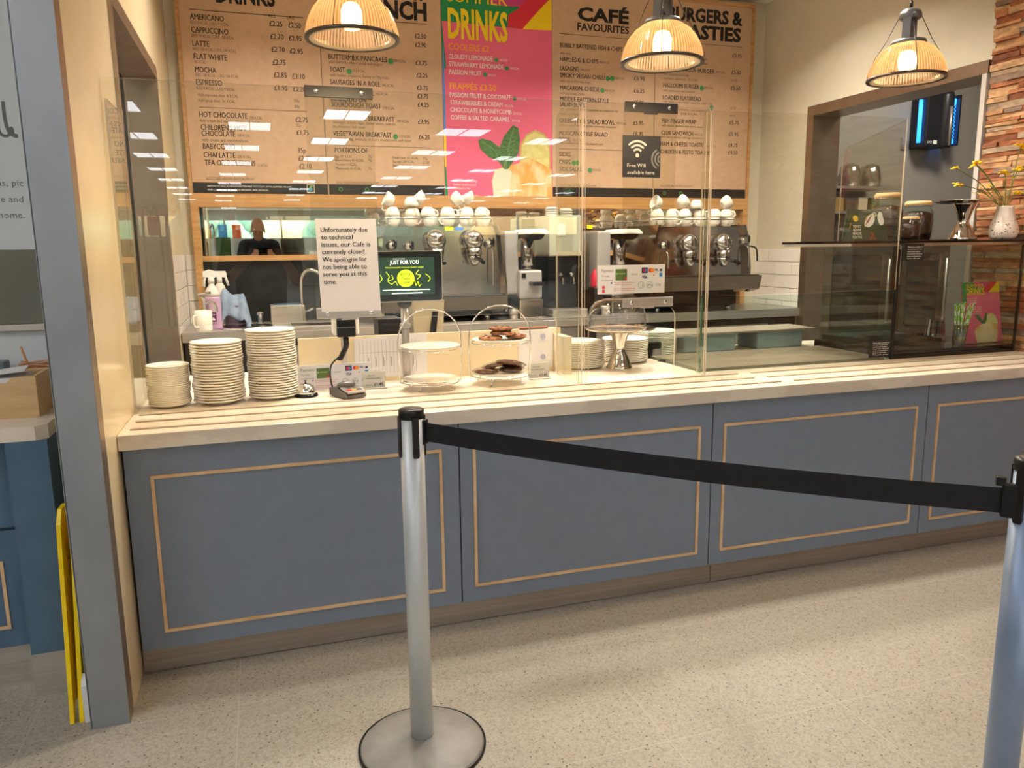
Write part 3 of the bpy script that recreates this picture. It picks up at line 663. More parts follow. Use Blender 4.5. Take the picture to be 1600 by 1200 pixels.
# ================================================================== PLATES
m_plate = m_china
def plate(name, r, h, label, group):
    o = mk(m_plate).lathe([(0, .0035), (r*.52, .0035), (r*.54, 0), (r*.62, 0), (r*.66, .004), (r*.97, h), (r, h+.003), (r*.985, h+.0065), (r*.93, h+.004), (r*.62, .008), (0, .008)], n=40).done(name, m_plate)
    return tag(o, label, 'plate', group)
def stack(x, y, r, h, pitch, n, where, name, kind):
    p0 = None
    for i in range(n):
        k = n-1-i
        lab = ('top %s of %s' % (kind, where)) if k == 0 else ('bottom %s of %s' % (kind, where)) if i == 0 else '%s, %s from the top of %s' % (kind, ORD[k], where)
        o = plate(name, r, h, lab, 'plates in %s' % where) if p0 is None else p0.copy()
        if p0 is None: p0 = o
        else: S.collection.objects.link(o)
        o['label'] = lab
        s_ = math.sin(i*.9)*.0013+random.uniform(-.0012, .0012)
        o.location = (x+s_, y+random.uniform(-.001, .001), ZT+i*pitch)
        o.rotation_euler = (0, 0, i*1.3)
stack(-.357, .44, .076, .010, .0068, 22, 'the small leftmost stack', 'saucer', 'cream saucer')
stack(-.181, .445, .095, .014, .0104, 22, 'the middle stack at the left', 'side_plate', 'cream side plate')
stack(.019, .475, .095, .012, .0098, 27, 'the tallest stack beside the call bell', 'side_plate', 'cream side plate')
stack(1.44, .745, .122, .012, .0086, 14, 'the stack behind the silver cake stand', 'dinner_plate', 'cream dinner plate')
stack(1.725, .83, .115, .012, .0086, 13, 'the stack right of the silver cake stand', 'dinner_plate', 'cream dinner plate')
stack(1.99, 1.03, .125, .012, .0086, 14, 'the stack behind the glass display riser', 'dinner_plate', 'cream dinner plate')

# ================================================================== SCREENS
def notch_pane(x0, x1, z1, s0, s1, sz, r=.05, rc=.03):
    return [(x0, ZT+.001), (s0, ZT+.001)]+arc(s0+r, sz-r, r, 180, 90, 6)+arc(s1-r, sz-r, r, 90, 0, 6)+[(s1, ZT+.001), (x1, ZT+.001)]+arc(x1-rc, z1-rc, rc, 0, 90, 4)+[(x0, z1)]
o = mk(m_acr).prism(notch_pane(XL+.006, 1.255, 1.995, -.41, 1.155, 1.157), YS, YS+.008, edge_mat=m_acredge).done('sneeze_screen', m_acr)
tag(o, 'wide clear acrylic screen with serving slot, in front of the plates and tiered stands', 'screen')
o = mk(m_acr).prism(notch_pane(1.282, 1.86, 1.995, 1.30, 1.71, 1.165), YS, YS+.008, edge_mat=m_acredge).done('sneeze_screen', m_acr)
tag(o, 'narrow clear acrylic screen with serving slot, in front of the silver cake stand', 'screen')
def side_pane(x, ya, yb, z0, z1, lab, r=.05):
    o = mk(m_acr).prism([(ya, z0), (yb, z0)]+arc(yb-r, z1-r, r, 0, 90, 6)+[(ya, z1)], x, x+.008, 'x', edge_mat=m_acredge).done('side_screen', m_acr); tag(o, lab, 'screen')
side_pane(1.264, YS, .60, ZT+.001, 1.995, 'clear acrylic return pane between the two front screens, left of the silver cake stand')
side_pane(1.862, YS, .38, ZT+.001, 1.995, 'narrow clear acrylic return pane at the left corner of the glass display riser', .02)
side_pane(XL+.006, YS+.012, .60, ZT+.001, 1.93, 'clear acrylic pane against the left wall beside the smallest plate stack')
m_clampdark = mat('clamp_dark', (62, 60, 58), .5)
def clamp_panel(x0, x1, lab, z0=1.165, z1=1.995):
    t = thing('clamped_panel', ((x0+x1)/2, YS-.004, z0), lab, 'panel', 'clamped panels on the screens')
    mk(m_acr).box(x0, x1, YS-.008, YS-.003, z0, z1).done('clear_sheet', m_acr, t)
    for zz in (z1-.035, z0):
        b = mk(m_clampdark if zz > 1.5 else m_steel).box(x0, x1, YS-.018, YS-.008, zz, zz+.04, bev=.002).box((x0+x1)/2-.03, (x0+x1)/2+.03, YS-.016, YS-.006, zz-.006, zz).done('clamp_bar', m_steel, t)
        for xx in (x0+.04, x1-.04):
            mk(m_chrome).lathe([(.009, 0), (.009, .003), (.006, .005), (0, .005)], n=16, M=T4(xx, YS-.018, zz+.02, rx=PI/2)).done('screw', m_chrome, b)
clamp_panel(.188, .43, 'clear panel in two metal clamps on the wide screen, holding the closure notice')
clamp_panel(1.447, 1.687, 'clear panel in two metal clamps on the narrow screen, holding the wifi sign')

# closure notice
YN = YS-.0195
a = px(492, 342, YN); b = px(594, 485, YN)
t = thing('paper_notice', (a.x, YN, b.z), 'white printed notice saying the cafe is closed, taped on the wide screen', 'notice')
m = mk(m_paper); n_ = 12
for k in range(n_):      # slight curl
    pass
m.prism([(a.x, a.z), (px(587, 342, YN).x, a.z-.0), (b.x+.003, b.z), (a.x+.006, b.z+.002)], YN-.0015, YN)
m.done('sheet', m_paper, t)
T = Txt(m_ink, facing(YN-.0016))
for s, x0, x1, y in (('Unfortunately due', 501, 574, 362.5), ('to technical', 502, 551, 374), ('issues, our Cafe is', 502.5, 578.5, 385.5), ('currently closed.', 503.5, 571.5, 397), ('We apologise for', 504, 573, 409),
                     ('not being able to', 504.5, 573, 420.5), ('serve you at this', 505, 573, 432), ('time.', 506, 526, 444)):
    q0 = px(x0, y, YN); q1 = px(x1, y, YN); T.put(s, q0.x, q0.z, .0165, w=q1.x-q0.x, bold=.006)
T.done('lettering', t)
# wifi sign
a = px(973, 211, YN); b = px(1030.5, 278, YN)
t = thing('wifi_sign', (a.x, YN, b.z), 'black free wifi sign with white signal arcs, on the narrow screen', 'sign')
m_signb = mat('sign_charcoal', (46, 46, 48), .5)
mk(m_signb).box(a.x, b.x, YN-.004, YN, b.z, a.z).done('plate', m_signb, t)
T = Txt(mat('sign_grey', (186, 182, 176), .5), facing(YN-.0042)); cx, cz = px(995, 241, YN).x, px(995, 243, YN).z
T.disc(cx, cz, .0085)
for r in (.020, .036, .052): T.ring(cx, cz, r, .008, 45, 135)
T.put('Free Wifi', px(979, 261, YN).x, px(979, 261, YN).z, .0135, w=.084, bold=.01); T.put('available here', px(979, 272, YN).x, px(979, 272, YN).z, .0135, w=.125, bold=.01)
T.done('lettering', t)
T = Txt(mat('sign_midgrey', (118, 116, 114), .5), facing(YN-.0041))
cx2, cz2 = b.x+.002, px(1030, 249, YN).z
for r in (.010, .024, .038): T.ring(cx2, cz2, r, .007, 110, 250) if r < .03 else T.ring(cx2, cz2, r, .007, 118, 242)
T.done('faded_arcs', t)

# payment sign
def payment_sign(x0, x1, z0, z1, y, lab, M=None, th=.003):
    t = thing('payment_sign', ((x0+x1)/2, y, z0), lab, 'sign')
    w, h = x1-x0, z1-z0; Mx = M or facing(y)
    mk(m_paper).prism([(x0, z0), (x1, z0), (x1, z1), (x0, z1)], 0, -th, 'z', M=Mx).done('card', m_paper, t)
    def U(u, v): return x0+u*w, z0+v*h
    T = Txt(mat('sign_grey_green', (120, 126, 116), .6), Mx)
    for s, u, v, c, ww in (('Payment', .045, .76, .15, .18), ('We accept', .045, .6, .09, .12), ('the following', .045, .45, .09, .17)): T.put(s, *U(u, v), h*c*.75, w=w*ww)
    T.put('CHIP & PIN', *U(.49, .64), h*.06, w=w*.09); T.ring(*U(.64, .28), h*.11, h*.012); T.ring(*U(.64, .28), h*.05, h*.012, -60, 60)
    T.ring(*U(.77, .28), h*.11, h*.01); T.put('Pay', *U(.77, .24), h*.09, w=w*.045); T.disc(*U(.75, .28), h*.03); T.put('G Pay', *U(.86, .24), h*.09, w=w*.08); T.done('grey_lettering', t)
    T = Txt(mat('card_green', (88, 112, 60), .5), Mx); a_, b_ = U(.255, .46), U(.425, .86); T.rect(a_[0], b_[0], a_[1], b_[1]); T.done('bank_card_picture', t)
    T = Txt(mat('card_lightgreen', (150, 176, 110), .5), Mx); a_, b_ = U(.30, .68), U(.40, .72); T.rect(a_[0], b_[0], a_[1], b_[1], .0018); T.disc(*U(.275, .7), h*.04, .0018); T.done('bank_card_marks', t)
    T = Txt(mat('sign_red', (212, 60, 66), .5), Mx)
    T.disc(*U(.08, .24), h*.055); T.poly([U(.06, .06), U(.10, .06), U(.095, .16), U(.065, .16)]); T.disc(*U(.83, .62), h*.025); T.disc(*U(.405, .52), h*.05, .002)
    for v, u1 in ((.37, .55), (.3, .5), (.16, .55), (.09, .55)): T.put('Please have your card ready before you pay', *U(.235, v), h*.045, w=w*(u1-.235))
    T.disc(*U(.775, .80), h*.075, .0016); T.done('red_marks', t)
    T = Txt(mat('sign_orange', (246, 150, 40), .5), Mx); T.disc(*U(.805, .80), h*.075, .002); T.done('orange_disc', t)
    T = Txt(mat('sign_navy', (30, 44, 100), .5), Mx); a_, b_ = U(.645, .70), U(.735, .90); T.rect(a_[0], b_[0], a_[1], b_[1])
    T.put('VISA', *U(.65, .52), h*.10, w=w*.08, bold=.03); T.put('VISA', *U(.84, .78), h*.07, w=w*.055, bold=.03); T.disc(*U(.20, .38), h*.03)
    a_, b_ = U(.92, .76), U(.955, .84); T.rect(a_[0], b_[0], a_[1], b_[1]); T.done('navy_marks', t)
    T = Txt(mat('sign_sky', (60, 140, 200), .5), Mx); a_, b_ = U(.915, .56), U(.96, .70); T.rect(a_[0], b_[0], a_[1], b_[1]); T.disc(*U(.70, .8), h*.06, .002); T.done('blue_marks', t)
    T = Txt(m_red_, Mx); T.disc(*U(.68, .8), h*.06, .0022); T.done('badge_disc', t)
    return t
m_red_ = mat('sign_crimson', (190, 40, 60), .5)
a = px(937, 415, YN); b = px(1041, 457, YN)
payment_sign(a.x, b.x, b.z, a.z, YS-.0035, 'white card payment sign on the narrow screen, above the silver cake stand')
a = px(459, 580, .60); b = px(576, 612, .60)
payment_sign(.115, .415, .849, .955, .56, 'white card payment sign standing on the worktop behind the call bell', M=Matrix.Translation((0, .0, 0)) @ facing(.56))

# ================================================================== COUNTER-TOP OBJECTS
# low cream panel with papers
t = thing('low_back_panel', (.73, .72, ZT), 'low cream panel standing along the back of the worktop, behind the tiered stands', 'panel')
m_lowp = mat('low_panel_cream', (228, 212, 178), .35)
mk(m_lowp).box(.13, 1.325, .70, .715, ZT, 1.05).done('board', m_lowp, t)
mk(m_lowp).box(1.29, 1.325, .56, .70, ZT, 1.02).done('end_return', m_lowp, t)
o = thing('paper_chart', (.5, .698, .86), 'white sheet printed with faint columns, taped to the low cream panel left', 'paper')
a = px(560, 520, .697); b = px(666, 512, .697)
mk(m_paper).prism([(a.x-.02, .87), (b.x, .862), (b.x, 1.052), (a.x-.02, 1.04)], .6975, .6995).done('sheet', m_paper, o)
T = Txt(mat('faint_print', (150, 144, 140), .6), facing(.697))
for i in range(16):
    x = a.x+.0+i*.0165; T.rect(x, x+.001, .885, 1.03); 
    if i % 2 == 0 and 1 < i < 15: T.rect(x+.004, x+.007, .915, .955)
T.rect(a.x, b.x-.02, .975, .976); T.done('columns', o)
o = thing('paper_leaflet', (1.18, .698, .87), 'white leaflet with pale blue dots on the low cream panel right, behind the cookie stand', 'paper')
mk(m_paper).box(1.115, 1.285, .6965, .699, .865, 1.045).done('sheet', m_paper, o)
T = Txt(mat('pale_blue_print', (170, 178, 206), .6), facing(.6964))
for x, z in ((1.235, 1.01), (1.235, .915)): T.disc(x, z, .013)
T.done('dots', o)
mk(mat('terracotta_strip', (176, 116, 88), .6)).box(1.12, 1.26, .700, .7165, 1.046, 1.056).done('top_clip', m_white, o)

# price cards
def price_card(x0, x1, y, lab, mirror=False):
    t = thing('price_card', ((x0+x1)/2, y, ZT), lab, 'price card', 'price cards')
    z1 = ZT+.072
    mk(m_paper).box(x0, x1, y-.003, y, ZT+.004, z1).done('card', m_paper, t)
    mk(m_acr).box(x0-.004, x1+.004, y-.006, y-.004, ZT+.001, z1+.006).box(x0-.004, x1+.004, y-.03, y-.004, ZT+.0005, ZT+.003).done('holder', m_acr, t)
    T = Txt(m_ink, facing(y-.0031)); T.put('£1.45', x1-.045, ZT+.012, .011, w=.036, bold=.02); T.put('Almond &', x0+.02, z1-.02, .006, w=.03); T.put('chocolate cookie', x0+.012, z1-.031, .006, w=.06); T.put('388 KCAL', x0+.01, ZT+.014, .004, w=.026); T.done('lettering', t)
price_card(.375, .466, .53, 'small white price card standing left of the empty tiered stand')
price_card(1.095, 1.19, .50, 'small white price card standing right of the cookie stand')

# call bell
t = thing('call_bell', (.14, .45, ZT), 'chrome call bell on a black base beside the tallest plate stack', 'bell')
mk(m_blackgloss).lathe([(.046, 0), (.048, .004), (.044, .012), (.03, .014)], (.14, .45, ZT), 32).done('base', m_blackgloss, t)
mk(m_chrome).lathe([(.040, .014), (.041, .017), (.038, .030), (.030, .042), (.018, .050), (.006, .053), (0, .053)], (.14, .45, ZT), 32, cap=False).done('dome', m_chrome, t)
mk(m_darkmetal).lathe([(.003, .053), (.003, .060), (.006, .061), (.006, .064), (0, .066)], (.14, .45, ZT), 12).done('button', m_darkmetal, t)

# card reader with its cable and cradle
m_reader = mat('reader_grey', (96, 92, 90), .35, .3); m_readl = mat('reader_silver', (168, 164, 160), .3, .5)
t = thing('card_reader', (.30, .37, ZT), 'grey card reader with coloured keys on the tray rails', 'card reader')
R_ = T4(.298, .375, ZT+.004, rz=math.radians(24))
mk(m_reader).prism([(-.075, .0), (.062, .0), (.066, .012), (.05, .022), (-.02, .034), (-.05, .036), (-.075, .028)], -.042, .042, 'x', M=R_ @ Matrix.Rotation(PI, 4, 'Z')).done('body', m_reader, t)
mk(m_readl).prism([(-.068, .020), (-.006, .034), (-.006, .038), (-.070, .026)], -.039, .039, 'x', M=R_).done('keypad_plate', m_readl, t)
mk(m_reader).lathe([(.036, 0), (.036, .012), (.03, .02), (0, .024)], n=24, M=R_ @ T4(0, .012, .034, rx=-.2)).done('display_hood', m_reader, t)
for i, c in enumerate(((196, 50, 60), (236, 180, 50), (60, 70, 70))):
    k = mat('key_colour', c, .4); mk(k).box(-.033+i*.023, -.013+i*.023, -.052, -.04, .027, .0325, M=R_, bev=.001).done('key', k, t)
for j in range(3):
    for i in range(3): mk(m_readl).box(-.033+i*.023, -.013+i*.023, -.037+j*.011, -.029+j*.011, .0315+j*.002, .0352+j*.002, M=R_).done('key', m_readl, t)
t = thing('reader_cable', (.24, .45, .99), 'black coiled cable with plug hanging above the card reader', 'cable')
c0 = px(540, 528, .52); c1 = px(531, 562, .50)
mk(m_black).box(px(526, 515, .52).x, px(555, 515, .52).x, .50, .535, px(540, 526, .52).z, px(540, 511, .52).z, bev=.004).done('plug', m_black, t)
pts = bezier([c0, px(541, 540, .51), px(536, 552, .50), c1], 40); hel = []
for i, p in enumerate(pts): hel.append(p+Vector((math.cos(i*.9)*.009, math.sin(i*.9)*.009, 0)))
mk(m_black).tube(hel, .0042, 6).done('coil', m_black, t)
mk(m_black).tube(bezier([px(529, 558, .50), px(518, 570, .49), px(516, 585, .47), px(519, 603, .44), (.255, .44, ZT+.02)], 8), .0035, 8).done('cord', m_black, t)
t = thing('reader_cradle', (.31, .55, 1.08), 'pale box with black sockets under the closure notice, behind the screen', 'cradle')
a = px(519, 500, .56); b = px(561, 522, .56)
mk(m_white).box(a.x, b.x, .54, .62, b.z, a.z+.02, bev=.008).done('casing', m_white, t)
mk(m_black).box(a.x+.015, b.x-.015, .536, .541, b.z+.02, a.z+.008).done('socket_panel', m_black, t)
mk(m_steel).cyl((a.x+.05, .64, ZT), (a.x+.05, .64, a.z), .012).box(a.x+.03, a.x+.07, .60, .66, b.z+.01, b.z+.03).lathe([(.05, 0), (.05, .006), (.012, .01)], (a.x+.05, .64, ZT), 24).done('stand', m_steel, t)

# wire tiered stands
def wire_stand(x, y, wd, z0, z1, ztop, lab):
    t = thing('tiered_wire_stand', (x, y, ZT), lab, 'cake stand', 'tiered wire stands')
    h = wd/2; pts = [(x-h, y, z0-.008), (x-h-.004, y, 1.03)]+[(x-h*1.02*math.cos(a), y, ztop-h*.95+h*.95*math.sin(a)) for a in [PI*i/16 for i in range(1, 16)]]+[(x+h+.004, y, 1.03), (x+h, y, z0-.008)]
    mk(m_chrome).tube(pts, .0032, 8).done('arch', m_chrome, t)
    for z in (z0, z1):
        r = h-.012
        mk(m_chrome).tube([(x+r*math.cos(a), y+r*math.sin(a), z-.006) for a in [2*PI*i/36 for i in range(36)]], .0026, 6, closed=True).tube([(x-h, y, z-.006), (x-r, y, z-.006)], .0026, 6).tube([(x+h, y, z-.006), (x+r, y, z-.006)], .0026, 6).done('ring', m_chrome, t)
    r = h-.03
    for a in (-2.2, -.9, .8, 2.3):
        u = Vector((math.cos(a), math.sin(a), 0)); c = Vector((x, y, 0))
        p = [c+u*r+Vector((0, 0, z0-.006)), c+u*r+Vector((0, 0, ZT+.012)), c+u*(r+.004)+Vector((0, 0, ZT+.005)), c+u*(r+.014)+Vector((0, 0, ZT+.003)), c+u*(r+.022)+Vector((0, 0, ZT+.008))]
        mk(m_chrome).tube(p, .0026, 6).done('leg', m_chrome, t)
    return t
def stand_plate(x, y, z, r, lab):
    o = mk(m_china).lathe([(0, .002), (r*.55, .002), (r*.6, 0), (r*.7, .001), (r*.97, .009), (r, .012), (r*.97, .0135), (r*.72, .007), (0, .006)], n=44).done('serving_plate', m_china)
    o.location = (x, y, z-.003); tag(o, lab, 'plate', 'plates on the tiered stands')
x1_, y1_, x2_, y2_ = .645, .44, .953, .46
wire_stand(x1_, y1_, .256, .882, 1.02, 1.178, 'chrome two-tier wire stand with empty plates, left of the cookie stand')
wire_stand(x2_, y2_, .268, .888, 1.03, 1.182, 'chrome two-tier wire stand carrying cookies, right of the empty stand')
stand_plate(x1_, y1_, 1.02, .124, 'empty white plate on the upper tier of the left wire stand')
stand_plate(x1_, y1_, .882, .119, 'empty white plate on the lower tier of the left wire stand')
stand_plate(x2_, y2_, 1.03, .121, 'white plate under unwrapped cookies, upper tier of the right wire stand')
stand_plate(x2_, y2_, .888, .119, 'white plate under wrapped cookies, lower tier of the right wire stand')
m_cookie = noisy('cookie', (176, 116, 74), (92, 54, 34), ns=16, scale=(3, 3, 3), rough=.8, bump=1, lo=.4, hi=.66); m_choc = mat('chocolate', (66, 38, 26), .4)
m_wrap = thin_glass('plastic_wrap', (238, 232, 226), .12, boost=3)
def cookie(x, y, z, r, rx, ry, lab, wrapped=False):
    t = thing('cookie', (x, y, z), lab, 'cookie', 'cookies on the wire stand')
    sd = random.random()*9
    m = mk(m_cookie).lathe([(0, 0), (r*.8, 0), (r*.98, .004), (r, .008), (r*.9, .013), (r*.5, .016), (0, .016)], n=28, fn=lambda i, k, q: q*(1+.05*math.sin(i*1.7+sd)+.03*math.sin(i*3.1+sd*2)))
    o = m.done('dough', m_cookie); o.parent = t
    m = mk(m_choc)
    for k in range(9):
        a = k*2.4+sd; q = r*.8*math.sqrt((k+.5)/9); m.ball((q*math.cos(a), q*math.sin(a), .0145), .006, 8, 6, (1.2, 1, .6))
    o = m.done('chocolate_chips', m_choc); o.parent = t
    if wrapped:
        o = mk(m_wrap).lathe([(0, -.002), (r*1.02, -.001), (r*1.28, .008), (r*1.04, .017), (0, .020)], n=22, fn=lambda i, k, q: q*(1+.07*math.sin(i*2.9+sd))).done('plastic_wrap', m_wrap); o.parent = t
    t.rotation_euler = (rx, ry, sd)
zz = 1.038
cookie(x2_-.045, y2_-.01, zz, .052, .0, .02, 'cookie at the left of the upper tier'); cookie(x2_+.075, y2_+.01, zz+.001, .044, 0, -.03, 'cookie at the right edge of the upper tier')
cookie(x2_+.012, y2_-.005, zz+.018, .052, .04, .03, 'cookie lying across the others in the middle of the upper tier'); cookie(x2_+.005, y2_+.0, zz+.037, .05, -.03, .03, 'topmost cookie of the upper tier pile')
zz = .897
cookie(x2_-.065, y2_-.01, zz, .048, 0, 0, 'wrapped cookie lying flat at the left of the lower tier', True); cookie(x2_+.05, y2_+.01, zz, .048, 0, 0, 'wrapped cookie underneath at the right of the lower tier', True)
cookie(x2_-.02, y2_+.02, zz+.020, .048, .22, -.12, 'wrapped cookie leaning in the middle of the lower tier', True); cookie(x2_+.042, y2_-.015, zz+.026, .052, .30, .10, 'wrapped dark cookie propped up in front at the right of the lower tier', True)

# silver cake stand with glass dome
def cake_stand(x, y, z, H, R, lab, name='cake_stand', k=1.0):
    t = thing(name, (x, y, z), lab, 'cake stand', 'silver pedestal cake stands')
    prof = [(.062*k, 0), (.064*k, .006), (.060*k, .014), (.054*k, .022), (.050*k, .034), (.040*k, H*.32), (.028*k, H*.42), (.023*k, H*.50), (.026*k, H*.56), (.030*k, H*.66), (.040*k, H*.82), (.050*k, H-.014), (.054*k, H-.006)]
    mk(m_silver).lathe(prof, (x, y, z), 40).done('pedestal', m_silver, t)
    mk(m_silver).lathe([(0, H-.008), (R*.5, H-.008), (R*.86, H-.004), (R*.97, H+.002), (R, H+.008), (R*.97, H+.010), (R*.84, H+.002), (0, H)], (x, y, z), 48).done('dish', m_silver, t)
    return t
cake_stand(1.60, .635, ZT, .188, .17, 'tall silver pedestal cake stand with glass dome behind the narrow screen')
t = thing('cake_dome', (1.585, .635, 1.04), 'clear glass dome sitting on the tall silver cake stand', 'cake dome')
dz = ZT+.19
mk(m_dome).lathe([(.134, dz), (.136, dz+.004), (.134, dz+.07), (.128, dz+.10), (.105, dz+.128), (.06, dz+.142), (0, dz+.146)], (1.585, .635, 0), 48, cap=False).done('dome_glass', m_dome, t)
mk(m_acredge).tube([(1.585+.135*math.cos(a), .635+.135*math.sin(a), dz+.002) for a in [2*PI*i/40 for i in range(40)]], .0025, 6, closed=True).done('rim', m_acredge, t)
mk(m_dome).ball((1.585, .635, dz+.158), .014).done('knob', m_dome, t)

# tongs / knife right of the stand
o = thing('cake_knife', (1.93, .72, ZT), 'dark-handled cake knife lying on the worktop right of the silver cake stand', 'knife')
K = T4(1.93, .70, ZT+.004, rz=math.radians(-38))
mk(m_blackgloss).prism([(-.075, -.009), (0, -.007), (0, .008), (-.07, .012)], 0, .010, 'z', M=K).done('handle', m_blackgloss, o)
mk(m_chrome).prism([(0, -.006), (.08, -.010), (.10, .0), (.07, .010), (0, .007)], .003, .005, 'z', M=K).done('blade', m_chrome, o)
o = thing('till_block', (1.92, .84, ZT), 'small black block behind the cake knife on the worktop', 'holder')
mk(m_black).box(1.86, 1.96, .88, .92, ZT, ZT+.085, bev=.006).done('block', m_black, o)

# ------------------------------------------------------------------ till monitor
t = thing('till_monitor', (.60, .62, ZT), 'till screen showing a green just for you advert, right of the closure notice', 'monitor')
MT = facing(.60) 
sx0, sx1, sz0, sz1 = px(582, 395, .60).x, px(689, 395, .60).x, px(640, 470, .60).z, px(640, 393, .60).z
mk(mat('monitor_bezel', (190, 186, 180), .35)).prism(rrect(sx0-.004, sx1+.004, sz0-.005, sz1+.003, .014), .603, .625).done('casing', m_black, t)
mk(m_blackgloss).prism(rrect(sx0, sx1, sz0, sz1, .012), .600, .604).done('bezel', m_blackgloss, t)
ax, bx_, az, bz = px(583, 0, .60).x, px(678, 400, .60).x, px(640, 460, .60).z, px(640, 402, .60).z
ax = sx0+.012
def em(name, c, e): return mat(name, c, .3, emit=c, es=e)
T = Txt(em('screen_dark_green', (24, 52, 40), .9), MT); T.rect(ax, bx_, az, bz, .0006); T.done('display', t)
T = Txt(em('screen_lime', (206, 230, 40), 1.1), MT); cc = px(634, 435, .60)
T.disc(cc.x, cc.z, .037, .0010, n=32); T.put('PERSONALISED SAVINGS EVERY WEEK', px(602, 419, .6).x, px(602, 419.5, .6).z, .0055, w=px(662, 419, .6).x-px(602, 419, .6).x)
lf = lambda pts: T.stroke([(p.x, p.z) for p in bezier([px(a_, b_, .60) for a_, b_ in pts], 5)], .0028)
lf([(603, 425), (608, 432), (606, 438), (614, 436), (612, 430)]); lf([(606, 440), (612, 444), (618, 440), (621, 446)]); lf([(654, 422), (650, 428), (657, 430), (652, 436)]); lf([(648, 438), (650, 446), (653, 440), (655, 447), (658, 444)])
lf([(665, 428), (672, 434), (669, 440)]); lf([(594, 430), (597, 436), (593, 442)])
T.done('lime_artwork', t)
T = Txt(mat('screen_darkink', (20, 34, 16), .6), MT)
for k, s in enumerate(('BETTER', 'THAN', 'EVER')): T.put(s, cc.x-.022+.004*(k > 0), cc.z+.011-k*.017, .0105, w=.044-.008*(k > 0), bold=.004, off=.0016)
T.done('artwork_lettering', t)
T = Txt(em('screen_white', (235, 240, 240), 1.2), MT); a_ = px(609, 413, .6); b_ = px(654, 413, .6); T.put('JUST FOR YOU', a_.x, a_.z, .0155, w=b_.x-a_.x, bold=.02)
T.rect(px(598, 454, .6).x, px(672, 454, .6).x, px(640, 453.5, .6).z, px(640, 452, .6).z); T.rect(px(612, 454, .6).x, px(660, 454, .6).x, px(640, 458.5, .6).z, px(640, 457, .6).z)
T.put('MORE REWARDS', px(614, 405, .6).x, px(614, 405.5, .6).z, .004, w=.05); T.done('white_lettering', t)
q = px(633, 472, .62)
mk(m_blackgloss).ball((q.x, .635, sz0-.01), .032, 20, 10, (1, .6, .8)).done('hinge', m_blackgloss, t)
mk(m_readl).cyl((q.x, .64, ZT+.0), (q.x, .64, sz0-.01), .017, .017).lathe([(.022, 1.085), (.024, 1.09), (.024, 1.10), (.02, 1.105)], (q.x, .64, 0), 20).done('pole', m_readl, t)
mk(m_black).box(q.x-.007, q.x+.007, .596, .6005, sz0+.010, sz0+.018).done('badge', m_black, t)
# till body behind
t = thing('cash_till', (.70, .86, ZT), 'beige till housing with a dark edge behind the till screen', 'till')
m_beige = mat('beige_plastic', (196, 184, 156), .45)
a = px(644, 470, .80); b = px(690, 514, .80)
mk(m_beige).prism([(a.x, ZT), (b.x-.01, ZT), (b.x+.012, a.z), (a.x, a.z)], .78, .95).done('housing', m_beige, t)
mk(m_black).prism([(px(669, 514, .8).x, 1.03), (px(679, 514, .8).x, 1.03), (px(683, 486, .8).x, px(683, 486, .8).z), (px(674, 486, .8).x, px(674, 486, .8).z)], .775, .785).done('dark_edge', m_black, t)
t = thing('receipt_printer', (.52, .82, ZT), 'black receipt printer box behind the low cream panel', 'printer')
a = px(590, 498, .80); b = px(628, 515, .80)
mk(m_black).box(a.x, b.x, .78, .94, ZT, a.z, bev=.006).done('casing', m_black, t)
mk(m_darkmetal).box(a.x+.02, b.x-.02, .776, .785, a.z-.03, a.z-.02).done('paper_slot', m_darkmetal, t)

# ================================================================== GLASS DISPLAY RISER (middle) and CASE (right)
t = thing('display_riser', (2.42, .6, ZT), 'low glass display with grey slab base standing on the worktop, beside the narrow screen', 'display case')
m_slab = noisy('grey_slab', (120, 104, 86), (104, 90, 76), ns=3, rough=.3)
s_ = mk(m_slab)
for i in range(3): s_.box(1.895+i*.352, 1.895+(i+1)*.352-.002, .40, .89, ZT, ZT+.014)
s_.done('slab', m_slab, t)
mk(m_glass).box(1.89, 2.965, .385, .391, ZT+.001, 1.19).use(m_glassedge).box(1.886, 1.8895, .385, .391, ZT, 1.19).done('front_pane', m_glass, t)
mk(m_glass).box(1.886, 1.892, .393, .89, ZT+.001, 1.19).use(m_glassedge).box(1.884, 1.893, .3865, .3925, ZT, 1.19).done('left_pane', m_glass, t)
mk(m_glass).box(2.96, 2.966, .393, .89, ZT+.001, 1.19).done('right_pane', m_glass, t)
mk(m_acr).prism([(1.885, 1.196), (2.972, 1.196), (2.972, 2.005), (1.885, 1.998)], .385, .391, edge_mat=m_acredge).done('upper_screen', m_acr, t)
q = px(1372, 560, .38)
def info_sign(x0, x1, z0, z1, y, lab, n):
    t = thing('info_sign', ((x0+x1)/2, y, z0), lab, 'sign', 'small black allergy signs')
    mk(m_ink).box(x0, x1, y-.003, y, z0, z1).done('plate', m_ink, t)
    T = Txt(m_white, facing(y-.003)); w = x1-x0; h = z1-z0
    L_ = ('Please ask a member of', 'the team if you have any', 'questions about allergens', 'in our food. All of our', 'drinks are prepared in a', 'kitchen with nuts.', 'Thank you.')[:n]
    for k, s in enumerate(L_): T.put(s, x0+w*.15, z1-h*(.22+.68*k/(n-1)), h*.07, w=w*(.78-.06*(k % 3)))
    T.done('lettering', t)
info_sign(2.835, 2.962, .866, .952, .383, 'small black allergy sign low on the glass display riser, above the tray rails', 7)
info_sign(3.005, 3.125, 1.335, 1.418, .383, 'small black allergy sign hanging under the black shelf, beside the jars', 6)

